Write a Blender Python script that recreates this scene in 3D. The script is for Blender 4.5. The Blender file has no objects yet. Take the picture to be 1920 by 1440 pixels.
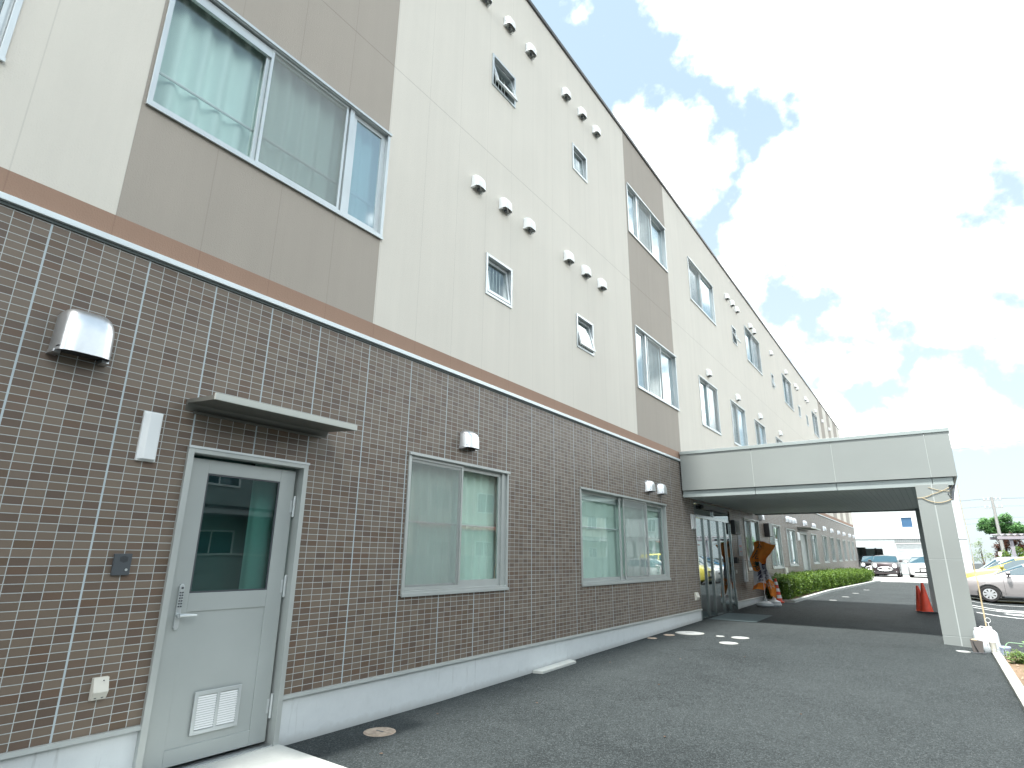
import bpy, bmesh, math, random
import numpy as np
from mathutils import Vector, Matrix
R = math.radians
scene = bpy.context.scene
col = scene.collection
random.seed(7); rng = np.random.default_rng(11)

# ------------------------------------------------------------------ camera, sky, sun, exposure
YAW, PITCH, ROLL, FPX = -0.613866959, 0.287371031, 0.011402327, 1087.308552
cy, sy, cp, sp = math.cos(YAW), math.sin(YAW), math.cos(PITCH), math.sin(PITCH)
fw = Vector((sy*cp, cy*cp, sp)); rt = Vector((cy, -sy, 0)); up = rt.cross(fw)
cr, sr = math.cos(ROLL), math.sin(ROLL)
r2 = rt*cr + up*sr; u2 = up*cr - rt*sr
cd = bpy.data.cameras.new('camera'); cam = bpy.data.objects.new('camera', cd); col.objects.link(cam)
cam.matrix_world = Matrix(((r2.x, u2.x, -fw.x, 4.3703306), (r2.y, u2.y, -fw.y, -0.9958438), (r2.z, u2.z, -fw.z, 1.4415956), (0, 0, 0, 1)))
cd.sensor_fit = 'HORIZONTAL'; cd.sensor_width = 36; cd.lens = FPX/1920*36; cd.clip_start = 0.05; cd.clip_end = 2000
scene.camera = cam
scene.view_settings.view_transform = 'Standard'; scene.view_settings.look = 'None'
scene.view_settings.gamma = 1; scene.view_settings.exposure = 2.25

SUN = Vector((-.035, -.42, 1)).normalized()       # direction towards the sun
world = bpy.data.worlds.new('World'); scene.world = world; world.use_nodes = True
wt = world.node_tree; wt.nodes.clear()
def WN(t, **k):
    n = wt.nodes.new(t)
    for a, b in k.items(): setattr(n, a, b)
    return n
def wl(a, b): wt.links.new(a, b)
wo = WN('ShaderNodeOutputWorld'); bg = WN('ShaderNodeBackground'); bg.inputs['Strength'].default_value = 0.12
sky = WN('ShaderNodeTexSky', sky_type='NISHITA'); sky.sun_disc = False
sky.sun_elevation = math.asin(SUN.z); sky.sun_rotation = math.atan2(SUN.x, SUN.y)
sky.air_density = 1.0; sky.dust_density = 1.6; sky.ozone_density = 1.2
tc = WN('ShaderNodeTexCoord')
n1 = WN('ShaderNodeTexNoise'); n1.inputs['Scale'].default_value = 9; n1.inputs['Detail'].default_value = 9; n1.inputs['Roughness'].default_value = .56
n0 = WN('ShaderNodeTexNoise'); n0.inputs['Scale'].default_value = 26; n0.inputs['Detail'].default_value = 6
wl(tc.outputs['Generated'], n1.inputs['Vector']); wl(tc.outputs['Generated'], n0.inputs['Vector'])
# cloud banks and clear gaps: (direction, angular radius); their rims are broken up by fractal noise
CLOUDS = [((-0.025,0.672,0.740),0.162),((-0.059,0.721,0.691),0.098),((0.104,0.768,0.632),0.204),((0.059,0.864,0.499),0.218),((-0.099,0.858,0.504),0.082),((-0.152,0.872,0.465),0.055),((0.0,0.905,0.425),0.115),((0.034,0.925,0.38),0.07),((0.126,0.931,0.342),0.036),((-0.243,0.762,0.600),0.072),((-0.199,0.790,0.580),0.048),((-0.269,0.724,0.635),0.035),((-0.244,0.801,0.546),0.040),((-0.282,0.715,0.640),0.023),((-0.117,0.934,0.337),0.058),((-0.155,0.913,0.378),0.024),((-0.093,0.946,0.309),0.046),((-0.057,0.960,0.273),0.031),((-0.032,0.965,0.261),0.022),((0.032,0.975,0.218),0.041),((-0.003,0.981,0.193),0.028),((0.057,0.980,0.189),0.029),((0.133,0.945,0.300),0.033),((0.123,0.955,0.269),0.021),((-0.176,0.888,0.424),0.032),((-0.098,0.977,0.191),0.045),((-0.042,0.980,0.193),0.032),((-0.296,0.590,0.751),0.011),((0.150,0.845,0.513),0.068),]
GAPS = [((-0.131,0.913,0.386),.045),((-0.095,0.925,0.365),.035),((0.122,0.935,0.335),.02),((0.0,.95,.31),.03),((0.151,0.884,0.442),0.036),((0.139,0.893,0.428),0.027),((-0.109,0.782,0.614),0.039),((-0.136,0.794,0.593),0.022),((-0.073,0.786,0.614),0.028),]
CLOUDS += [((.9,-.2,.45),.16),((.9,.42,.2),.16),((.56,.64,.50),.10),((.8,-.3,.5),.3),((-.6,-.5,.6),.35),((0,-.8,.5),.35),((.95,-.1,.2),.12),((.62,.75,.2),.12),((.3,.93,.25),.08),((.45,.85,.45),.14)]  # unseen clouds outside the view, added to shape the reflections in the panes
def fld(d, r, sgn=1):
    v = WN('ShaderNodeVectorMath', operation='DISTANCE'); wl(tc.outputs['Generated'], v.inputs[0]); v.inputs[1].default_value = Vector(d).normalized()
    m = WN('ShaderNodeMath', operation='MULTIPLY_ADD'); wl(v.outputs['Value'], m.inputs[0]); m.inputs[1].default_value = -sgn; m.inputs[2].default_value = r*sgn
    return m.outputs[0]
acc = None
for lst, sgn, op in ((CLOUDS, 1, 'MAXIMUM'), (GAPS, -1, 'MINIMUM')):
    for d, r in lst:
        o = fld(d, r, sgn)
        if acc is None: acc = o
        else: m = WN('ShaderNodeMath', operation=op); wl(acc, m.inputs[0]); wl(o, m.inputs[1]); acc = m.outputs[0]
m1 = WN('ShaderNodeMath', operation='MULTIPLY_ADD'); wl(n1.outputs['Fac'], m1.inputs[0]); m1.inputs[1].default_value = .17; wl(acc, m1.inputs[2])
m2 = WN('ShaderNodeMath', operation='MULTIPLY_ADD'); wl(n0.outputs['Fac'], m2.inputs[0]); m2.inputs[1].default_value = .10; wl(m1.outputs[0], m2.inputs[2])
cr_ = WN('ShaderNodeMapRange'); cr_.interpolation_type = 'SMOOTHSTEP'; wl(m2.outputs[0], cr_.inputs['Value'])
cr_.inputs['From Min'].default_value = .115; cr_.inputs['From Max'].default_value = .19
sx = WN('ShaderNodeSeparateXYZ'); wl(tc.outputs['Generated'], sx.inputs[0])
hz = WN('ShaderNodeMapRange'); wl(sx.outputs['Z'], hz.inputs['Value']); hz.inputs['From Min'].default_value = .80; hz.inputs['From Max'].default_value = .15; hz.inputs['To Min'].default_value = .85; hz.inputs['To Max'].default_value = .93
mx0 = WN('ShaderNodeMix', data_type='RGBA'); wl(hz.outputs[0], mx0.inputs['Factor']); wl(sky.outputs[0], mx0.inputs['A']); hc = WN('ShaderNodeValToRGB'); wl(sx.outputs['Z'], hc.inputs['Fac']); hc.color_ramp.elements[0].position = .1; hc.color_ramp.elements[0].color = (1.48, 1.72, 1.80, 1); hc.color_ramp.elements[1].position = .62; hc.color_ramp.elements[1].color = (1.12, 1.45, 1.60, 1); wl(hc.outputs['Color'], mx0.inputs['B'])
mx = WN('ShaderNodeMix', data_type='RGBA'); wl(cr_.outputs[0], mx.inputs['Factor']); wl(mx0.outputs['Result'], mx.inputs['A']); mx.inputs['B'].default_value = (8.3, 8.5, 8.35, 1)
wl(mx.outputs['Result'], bg.inputs['Color']); wl(bg.outputs[0], wo.inputs['Surface'])

ld = bpy.data.lights.new('sun', 'SUN'); ld.energy = 2.2; ld.angle = R(5); ld.color = (1, .965, .91)
lo = bpy.data.objects.new('sun', ld); col.objects.link(lo); lo.rotation_euler = SUN.to_track_quat('Z', 'Y').to_euler()
scene.cycles.max_bounces = 8; scene.cycles.transparent_max_bounces = 12; scene.cycles.caustics_reflective = False; scene.cycles.caustics_refractive = False

# ------------------------------------------------------------------ helpers
def tag(o, label=None, cat=None, group=None, kind=None):
    if label: o['label'] = label
    if cat: o['category'] = cat
    if group: o['group'] = group
    if kind: o['kind'] = kind
    return o
def empty(name, loc=(0, 0, 0), rz=0, label=None, cat=None, group=None):
    o = bpy.data.objects.new(name, None); col.objects.link(o); o.location = loc; o.rotation_euler = (0, 0, rz); o.empty_display_size = .2
    return tag(o, label, cat, group)
class MB:
    def __init__(s): s.v = []; s.f = []; s.m = []; s.cur = 0
    def add(s, vs, fs):
        b = len(s.v); s.v += [tuple(v) for v in vs]; s.f += [tuple(i+b for i in f) for f in fs]; s.m += [s.cur]*len(fs); return s
    def box(s, a, b):
        x0, x1 = sorted((a[0], b[0])); y0, y1 = sorted((a[1], b[1])); z0, z1 = sorted((a[2], b[2]))
        return s.add([(x0,y0,z0),(x1,y0,z0),(x1,y1,z0),(x0,y1,z0),(x0,y0,z1),(x1,y0,z1),(x1,y1,z1),(x0,y1,z1)],
              [(0,3,2,1),(4,5,6,7),(0,1,5,4),(1,2,6,5),(2,3,7,6),(3,0,4,7)])
    def quad(s, *p): return s.add(p, [tuple(range(len(p)))])
    def cyl(s, c, r, h, n=16, r2=None, axis='z', cap=True):
        r2 = r if r2 is None else r2; vs = []
        for k, rr in ((0, r), (h, r2)):
            for i in range(n):
                a = 2*math.pi*i/n; p = (rr*math.cos(a), rr*math.sin(a), k)
                if axis == 'x': p = (p[2], p[0], p[1])
                if axis == 'y': p = (p[1], p[2], p[0])
                vs.append((c[0]+p[0], c[1]+p[1], c[2]+p[2]))
        fs = [(i, (i+1) % n, n+(i+1) % n, n+i) for i in range(n)]
        if cap: fs += [tuple(range(n-1, -1, -1)), tuple(range(n, 2*n))]
        return s.add(vs, fs)
    def lathe(s, c, prof, n=20, axis='z'):
        vs = []; fs = []
        for r, h in prof:
            for i in range(n):
                a = 2*math.pi*i/n; p = (r*math.cos(a), r*math.sin(a), h)
                if axis == 'x': p = (p[2], p[0], p[1])
                if axis == 'y': p = (p[1], p[2], p[0])
                vs.append((c[0]+p[0], c[1]+p[1], c[2]+p[2]))
        for k in range(len(prof)-1):
            for i in range(n): fs.append((k*n+i, k*n+(i+1) % n, (k+1)*n+(i+1) % n, (k+1)*n+i))
        fs += [tuple(range(n-1, -1, -1)), tuple(range((len(prof)-1)*n, len(prof)*n))]
        return s.add(vs, fs)
    def tube(s, pts, r, n=6):
        pts = [Vector(p) for p in pts]; vs = []; fs = []; N = len(pts)
        for k, p in enumerate(pts):
            t = (pts[min(k+1, N-1)]-pts[max(k-1, 0)]).normalized()
            a = t.cross(Vector((0, 0, 1)));  a = Vector((1, 0, 0)) if a.length < 1e-3 else a.normalized()
            b = t.cross(a); rr = r[k] if isinstance(r, (list, tuple)) else r
            for i in range(n):
                th = 2*math.pi*i/n; vs.append(p + a*rr*math.cos(th) + b*rr*math.sin(th))
        for k in range(N-1):
            for i in range(n): fs.append((k*n+i, k*n+(i+1) % n, (k+1)*n+(i+1) % n, (k+1)*n+i))
        fs += [tuple(range(n-1, -1, -1)), tuple(range((N-1)*n, N*n))]
        return s.add(vs, fs)
    def grid(s, P, wrap=False):
        nu, nv = len(P), len(P[0]); vs = [p for row in P for p in row]; fs = []
        for i in range(nu-1):
            for j in range(nv-1): fs.append((i*nv+j, (i+1)*nv+j, (i+1)*nv+j+1, i*nv+j+1))
        return s.add(vs, fs)
    def prism(s, poly, x0, x1):
        "polygon of (y,z) swept along x"
        n = len(poly); vs = [(x0, p[0], p[1]) for p in poly]+[(x1, p[0], p[1]) for p in poly]
        return s.add(vs, [tuple(range(n-1, -1, -1)), tuple(range(n, 2*n))]+[(i, (i+1) % n, n+(i+1) % n, n+i) for i in range(n)])
    def build(s, name, mat, parent=None, bevel=0, smooth=False, weld=False, loc=None):
        me = bpy.data.meshes.new(name); me.from_pydata(s.v, [], s.f); me.validate()
        mats = mat if isinstance(mat, (list, tuple)) else [mat]
        for m in mats: me.materials.append(m)
        if len(mats) > 1: me.polygons.foreach_set('material_index', s.m[:len(me.polygons)])
        if weld or True:
            bm = bmesh.new(); bm.from_mesh(me)
            if weld: bmesh.ops.remove_doubles(bm, verts=bm.verts, dist=1e-4)
            bmesh.ops.recalc_face_normals(bm, faces=bm.faces)
            if bevel: bmesh.ops.bevel(bm, geom=[e for e in bm.edges if e.calc_face_angle(0) > .5], offset=bevel, segments=2, affect='EDGES', profile=.6)
            bm.to_mesh(me); bm.free()
        if smooth:
            me.polygons.foreach_set('use_smooth', [True]*len(me.polygons))
            try: me.set_sharp_from_angle(angle=R(40))
            except Exception: pass
        o = bpy.data.objects.new(name, me); col.objects.link(o)
        if parent is not None: o.parent = parent
        if loc is not None: o.location = loc
        return o
def children(o): return [c for c in bpy.data.objects if c.parent == o]
def copy_tree(o, parent=None):
    c = o.copy(); col.objects.link(c); c.parent = parent
    for ch in list(o.children): copy_tree(ch, c)
    return c

def newmat(name):
    m = bpy.data.materials.new(name); m.use_nodes = True; return m, m.node_tree, m.node_tree.nodes['Principled BSDF']
def mat(name, c, rough=.6, metal=0, spec=.5, var=0, vscale=3, bump=0, bscale=200, coat=0, trans=0, obj=True):
    m, t, p = newmat(name); L = t.links.new
    p.inputs['Base Color'].default_value = (*c, 1); p.inputs['Roughness'].default_value = rough; p.inputs['Metallic'].default_value = metal
    p.inputs['Specular IOR Level'].default_value = spec
    if coat: p.inputs['Coat Weight'].default_value = coat; p.inputs['Coat Roughness'].default_value = .05
    g = t.nodes.new('ShaderNodeNewGeometry')
    if var:
        n = t.nodes.new('ShaderNodeTexNoise'); n.inputs['Scale'].default_value = vscale; n.inputs['Detail'].default_value = 6; L(g.outputs['Position'], n.inputs['Vector'])
        r = t.nodes.new('ShaderNodeValToRGB'); r.color_ramp.elements[0].position = .3; r.color_ramp.elements[1].position = .7
        r.color_ramp.elements[0].color = (*[x*(1-var) for x in c], 1); r.color_ramp.elements[1].color = (*[min(1, x*(1+var)) for x in c], 1)
        L(n.outputs['Fac'], r.inputs['Fac']); L(r.outputs['Color'], p.inputs['Base Color'])
    if bump:
        n = t.nodes.new('ShaderNodeTexNoise'); n.inputs['Scale'].default_value = bscale; n.inputs['Detail'].default_value = 4; L(g.outputs['Position'], n.inputs['Vector'])
        b = t.nodes.new('ShaderNodeBump'); b.inputs['Strength'].default_value = bump; b.inputs['Distance'].default_value = .01
        L(n.outputs['Fac'], b.inputs['Height']); L(b.outputs['Normal'], p.inputs['Normal'])
    return m
class NG:
    "little math helper for node trees"
    def __init__(s, t): s.t = t
    def val(s, x, sock):
        if isinstance(x, (int, float)): sock.default_value = x
        else: s.t.links.new(x, sock)
    def m(s, op, a, b=0, c=None):
        n = s.t.nodes.new('ShaderNodeMath'); n.operation = op; s.val(a, n.inputs[0]); s.val(b, n.inputs[1])
        if c is not None: s.val(c, n.inputs[2])
        return n.outputs[0]
    def mix(s, f, a, b):
        n = s.t.nodes.new('ShaderNodeMix'); n.data_type = 'RGBA'; s.val(f, n.inputs['Factor'])
        for x, k in ((a, 'A'), (b, 'B')):
            if isinstance(x, tuple): n.inputs[k].default_value = (*x, 1)
            else: s.t.links.new(x, n.inputs[k])
        return n.outputs['Result']
    def noise(s, vec, scale, detail=4, rough=.5, dim='3D'):
        n = s.t.nodes.new('ShaderNodeTexNoise'); n.inputs['Scale'].default_value = scale; n.inputs['Detail'].default_value = detail; n.inputs['Roughness'].default_value = rough
        s.t.links.new(vec, n.inputs['Vector']); return n.outputs['Fac']
    def ramp(s, f, stops, interp='LINEAR'):
        n = s.t.nodes.new('ShaderNodeValToRGB'); n.color_ramp.interpolation = interp
        e = n.color_ramp.elements
        while len(e) < len(stops): e.new(.5)
        for k, (p, c) in enumerate(stops): e[k].position = p; e[k].color = (*c, 1)
        s.t.links.new(f, n.inputs['Fac']); return n.outputs['Color']

# ---- tile wall material
def tile_mat():
    m, t, p = newmat('brown ceramic tile'); g = NG(t); L = t.links.new
    geo = t.nodes.new('ShaderNodeNewGeometry'); sp_ = t.nodes.new('ShaderNodeSeparateXYZ'); L(geo.outputs['Position'], sp_.inputs[0])
    Y, Z = sp_.outputs['Y'], sp_.outputs['Z']
    cx = g.m('DIVIDE', Y, .1); rz = g.m('DIVIDE', g.m('SUBTRACT', Z, 1.350), .0493)
    ix = g.m('FLOOR', cx); iz = g.m('FLOOR', rz)
    dx = g.m('MULTIPLY', g.m('PINGPONG', cx, .5), .1); dz = g.m('MULTIPLY', g.m('PINGPONG', rz, .5), .0493)
    # panel joints every six tiles (every five over the service door)
    a = g.m('MULTIPLY', g.m('PINGPONG', g.m('SUBTRACT', Y, 2.1), .3), 1)
    b = g.m('PINGPONG', Y, .3); c = g.m('PINGPONG', g.m('SUBTRACT', Y, 1.1), .25)
    is_r = g.m('GREATER_THAN', Y, 2.05); is_l = g.m('LESS_THAN', Y, .85)
    pj = g.m('ADD', g.m('ADD', g.m('MULTIPLY', a, is_r), g.m('MULTIPLY', b, is_l)), g.m('MULTIPLY', c, g.m('SUBTRACT', g.m('SUBTRACT', 1, is_r), is_l)))
    jn = g.m('LESS_THAN', pj, .0058)
    gr = g.m('MAXIMUM', g.m('LESS_THAN', dx, .0024), g.m('LESS_THAN', dz, .0022))
    cv = t.nodes.new('ShaderNodeCombineXYZ'); L(ix, cv.inputs[0]); L(iz, cv.inputs[1])
    wn = t.nodes.new('ShaderNodeTexWhiteNoise'); wn.noise_dimensions = '2D'; L(cv.outputs[0], wn.inputs['Vector'])
    tcol = g.ramp(wn.outputs['Value'], [(0, (0.117,0.084,0.064)), (.16, (0.131,0.093,0.071)), (.30, (0.162,0.123,0.092)), (.62, (0.191,0.148,0.113)), (.80, (0.171,0.134,0.105)), (.93, (0.144,0.094,0.066)), (1, (0.131,0.092,0.062))])
    n1 = g.noise(geo.outputs['Position'], 60, 5, .6)
    n2 = g.noise(geo.outputs['Position'], 1.1, 3, .5)
    tcol = g.mix(g.m('MULTIPLY', g.m('SUBTRACT', n1, .3), .35), tcol, (.13, .105, .09))
    grc = g.mix(n2, (.42, .455, .455), (.52, .555, .55))
    cc = g.mix(gr, tcol, grc); cc = g.mix(jn, cc, (.46, .53, .56))
    L(cc, p.inputs['Base Color'])
    rg = g.m('ADD', g.m('MULTIPLY', gr, .35), .42); L(rg, p.inputs['Roughness']); p.inputs['Specular IOR Level'].default_value = .45
    h = g.m('SUBTRACT', g.m('MULTIPLY', n1, .35), g.m('MULTIPLY', g.m('MAXIMUM', gr, jn), 1.4))
    h2 = g.m('ADD', h, g.m('MULTIPLY', wn.outputs['Value'], .5))
    bp = t.nodes.new('ShaderNodeBump'); bp.inputs['Strength'].default_value = .5; bp.inputs['Distance'].default_value = .004; L(h2, bp.inputs['Height']); L(bp.outputs[0], p.inputs['Normal'])
    return m
# ---- sprayed panel cladding with fine joints
def clad_mat(name, c, joint=True):
    m, t, p = newmat(name); g = NG(t); L = t.links.new
    geo = t.nodes.new('ShaderNodeNewGeometry'); sp_ = t.nodes.new('ShaderNodeSeparateXYZ'); L(geo.outputs['Position'], sp_.inputs[0])
    Y, Z = sp_.outputs['Y'], sp_.outputs['Z']
    v = g.m('PINGPONG', g.m('SUBTRACT', Y, .325), .3); hjt = g.m('ABSOLUTE', g.m('SUBTRACT', Z, 7.0))
    jf = g.m('MAXIMUM', g.m('MULTIPLY', g.m('LESS_THAN', v, .004), .5), g.m('LESS_THAN', hjt, .006))
    big = g.noise(geo.outputs['Position'], .7, 4, .55)
    st = t.nodes.new('ShaderNodeMapping'); st.inputs['Scale'].default_value = (1, 2.2, .12); L(geo.outputs['Position'], st.inputs['Vector'])
    streak = g.noise(st.outputs[0], 2.5, 5, .6)
    d = tuple(x*.83 for x in c); l_ = tuple(min(.9, x*1.05) for x in c)
    cc = g.mix(g.m('MULTIPLY', g.m('ADD', big, streak), .5), d, l_)
    cc = g.mix(g.m('MULTIPLY', jf, .38), cc, tuple(x*.42 for x in c))
    L(cc, p.inputs['Base Color']); p.inputs['Roughness'].default_value = .78; p.inputs['Specular IOR Level'].default_value = .3
    fine = g.noise(geo.outputs['Position'], 85, 3, .6)
    h = g.m('SUBTRACT', fine, g.m('MULTIPLY', jf, 1.2))
    bp = t.nodes.new('ShaderNodeBump'); bp.inputs['Strength'].default_value = .55; bp.inputs['Distance'].default_value = .006; L(h, bp.inputs['Height']); L(bp.outputs[0], p.inputs['Normal'])
    return m
def asphalt_mat(name='asphalt', k=1.0):
    m, t, p = newmat(name); g = NG(t); L = t.links.new
    geo = t.nodes.new('ShaderNodeNewGeometry'); P = geo.outputs['Position']
    v = t.nodes.new('ShaderNodeTexVoronoi'); v.inputs['Scale'].default_value = 95; L(P, v.inputs['Vector'])
    v2 = t.nodes.new('ShaderNodeTexVoronoi'); v2.inputs['Scale'].default_value = 240; L(P, v2.inputs['Vector'])
    c1_ = t.nodes.new('ShaderNodeSeparateColor'); L(v.outputs['Color'], c1_.inputs[0]); c2_ = t.nodes.new('ShaderNodeSeparateColor'); L(v2.outputs['Color'], c2_.inputs[0])
    ag = g.m('ADD', g.m('MULTIPLY', c1_.outputs[0], .62), g.m('MULTIPLY', c2_.outputs[0], .38))
    b = g.noise(P, .45, 6, .62); b2 = g.noise(P, 5, 5, .65)
    base = g.ramp(ag, [(.12, (0.0103*k, 0.0130*k, 0.0139*k)), (.42, (0.0256*k, 0.0322*k, 0.0340*k)), (.66, (0.0427*k, 0.0527*k, 0.0554*k)), (.90, (0.0940*k, 0.1116*k, 0.1147*k))])
    gap = g.m('GREATER_THAN', v.outputs['Distance'], .62); base = g.mix(g.m('MULTIPLY', gap, .55), base, (0.0080*k, 0.0099*k, 0.0107*k))
    lw = g.m('ADD', g.m('MULTIPLY', b, .7), g.m('MULTIPLY', b2, .3))
    base = g.mix(g.ramp(lw, [(.40, (0, 0, 0)), (.66, (.42, .42, .42))]), base, (0.0655*k, 0.0781*k, 0.0806*k))
    base = g.mix(g.ramp(lw, [(.34, (.4, .4, .4)), (.46, (0, 0, 0))]), base, (0.0199*k, 0.0248*k, 0.0265*k))
    spk = g.m('MULTIPLY', g.m('GREATER_THAN', c2_.outputs[1], .992), .7); base = g.mix(spk, base, (.24, .26, .26))
    L(base, p.inputs['Base Color']); p.inputs['Roughness'].default_value = .72; p.inputs['Specular IOR Level'].default_value = .18
    bp = t.nodes.new('ShaderNodeBump'); bp.inputs['Strength'].default_value = .9; bp.inputs['Distance'].default_value = .006
    L(g.m('SUBTRACT', g.m('MULTIPLY', ag, .6), v.outputs['Distance']), bp.inputs['Height']); L(bp.outputs[0], p.inputs['Normal'])
    return m
def concrete_mat(name, c, var=.12, bump=.25):
    m, t, p = newmat(name); g = NG(t); L = t.links.new
    geo = t.nodes.new('ShaderNodeNewGeometry'); P = geo.outputs['Position']
    a = g.noise(P, 1.3, 5, .6); b = g.noise(P, 18, 5, .65); f = g.m('ADD', g.m('MULTIPLY', a, .6), g.m('MULTIPLY', b, .4))
    L(g.ramp(f, [(.3, tuple(x*(1-var) for x in c)), (.7, tuple(min(.9, x*(1+var*.6)) for x in c))]), p.inputs['Base Color'])
    p.inputs['Roughness'].default_value = .85
    bp = t.nodes.new('ShaderNodeBump'); bp.inputs['Strength'].default_value = bump; bp.inputs['Distance'].default_value = .004; L(g.noise(P, 90, 4, .6), bp.inputs['Height']); L(bp.outputs[0], p.inputs['Normal'])
    return m
def plinth_mat():
    m, t, p = newmat('painted concrete plinth'); g = NG(t); L = t.links.new
    geo = t.nodes.new('ShaderNodeNewGeometry'); P = geo.outputs['Position']; sp_ = t.nodes.new('ShaderNodeSeparateXYZ'); L(P, sp_.inputs[0])
    a = g.noise(P, 1.1, 6, .65); b = g.noise(P, 9, 6, .7); mp = t.nodes.new('ShaderNodeMapping'); mp.inputs['Scale'].default_value = (1, 6, .5); L(P, mp.inputs['Vector']); st = g.noise(mp.outputs[0], 3, 5, .7)
    c = g.ramp(g.m('ADD', g.m('MULTIPLY', a, .5), g.m('MULTIPLY', b, .5)), [(.32, (.58, .62, .63)), (.5, (.63, .67, .685)), (.7, (.67, .71, .72))])
    gz_ = g.m('MULTIPLY', g.m('SUBTRACT', sp_.outputs['Y'], 4), .0152); h = g.m('SUBTRACT', sp_.outputs['Z'], g.m('MINIMUM', g.m('MAXIMUM', gz_, 0), .3))
    dirt = g.m('MULTIPLY', g.m('SUBTRACT', 1, g.m('MINIMUM', g.m('DIVIDE', g.m('MAXIMUM', h, 0), g.m('MULTIPLY', b, .16)), 1)), .5)
    c = g.mix(dirt, c, (.20, .20, .185)); sm = g.ramp(st, [(.60, (0, 0, 0)), (.74, (.45, .45, .45))]); c = g.mix(sm, c, (.30, .32, .31))
    L(c, p.inputs['Base Color']); p.inputs['Roughness'].default_value = .8
    bp = t.nodes.new('ShaderNodeBump'); bp.inputs['Strength'].default_value = .25; bp.inputs['Distance'].default_value = .004; L(g.noise(P, 70, 4, .6), bp.inputs['Height']); L(bp.outputs[0], p.inputs['Normal'])
    return m
def glass_mat(name, tint, refl=1.0, base=.04, ior=1.5):
    m = bpy.data.materials.new(name); m.use_nodes = True; t = m.node_tree; t.nodes.clear(); L = t.links.new
    o = t.nodes.new('ShaderNodeOutputMaterial'); mx_ = t.nodes.new('ShaderNodeMixShader'); tr = t.nodes.new('ShaderNodeBsdfTransparent'); gl = t.nodes.new('ShaderNodeBsdfGlossy'); vd = t.nodes.new('ShaderNodeVectorMath'); vd.operation = 'DOT_PRODUCT'
    tr.inputs['Color'].default_value = (*tint, 1); gl.inputs['Roughness'].default_value = .0; gl.inputs['Color'].default_value = (.93, .98, 1, 1)
    geo = t.nodes.new('ShaderNodeNewGeometry'); g = NG(t); bp = t.nodes.new('ShaderNodeBump'); bp.inputs['Strength'].default_value = .03; bp.inputs['Distance'].default_value = .05
    L(g.noise(geo.outputs['Position'], 1.3, 1), bp.inputs['Height']); L(bp.outputs[0], gl.inputs['Normal'])
    L(geo.outputs['Incoming'], vd.inputs[0]); L(geo.outputs['Normal'], vd.inputs[1])
    sch = g.m('POWER', g.m('SUBTRACT', 1, g.m('ABSOLUTE', vd.outputs['Value'])), 4.2)
    ff = g.m('MINIMUM', g.m('ADD', g.m('MULTIPLY', sch, refl), base), 1)
    L(ff, mx_.inputs[0]); L(tr.outputs[0], mx_.inputs[1]); L(gl.outputs[0], mx_.inputs[2]); L(mx_.outputs[0], o.inputs[0]); return m
def screen_mat():
    m = bpy.data.materials.new('insect screen mesh'); m.use_nodes = True; t = m.node_tree; t.nodes.clear(); L = t.links.new
    o = t.nodes.new('ShaderNodeOutputMaterial'); mx_ = t.nodes.new('ShaderNodeMixShader'); tr = t.nodes.new('ShaderNodeBsdfTransparent'); df = t.nodes.new('ShaderNodeBsdfDiffuse')
    df.inputs['Color'].default_value = (.42, .44, .43, 1); mx_.inputs[0].default_value = .42
    L(tr.outputs[0], mx_.inputs[1]); L(df.outputs[0], mx_.inputs[2]); L(mx_.outputs[0], o.inputs[0]); return m
def leaf_mat(name, a, b, c):
    m, t, p = newmat(name); g = NG(t); L = t.links.new
    geo = t.nodes.new('ShaderNodeNewGeometry')
    n = g.noise(geo.outputs['Position'], 9, 3); r = t.nodes.new('ShaderNodeTexWhiteNoise'); r.noise_dimensions = '1D'; L(geo.outputs['Random Per Island'], r.inputs['W'])
    f = g.m('ADD', g.m('MULTIPLY', n, .5), g.m('MULTIPLY', r.outputs['Value'], .5))
    L(g.ramp(f, [(.25, a), (.5, b), (.8, c)]), p.inputs['Base Color']); p.inputs['Roughness'].default_value = .5
    p.inputs['Subsurface Weight'].default_value = 0
    tl = t.nodes.new('ShaderNodeBsdfTranslucent'); L(g.ramp(f, [(.25, b), (.8, c)]), tl.inputs['Color'])
    mx_ = t.nodes.new('ShaderNodeMixShader'); mx_.inputs[0].default_value = .35; L(p.outputs[0], mx_.inputs[1]); L(tl.outputs[0], mx_.inputs[2]); L(mx_.outputs[0], t.nodes['Material Output'].inputs[0])
    return m

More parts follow.
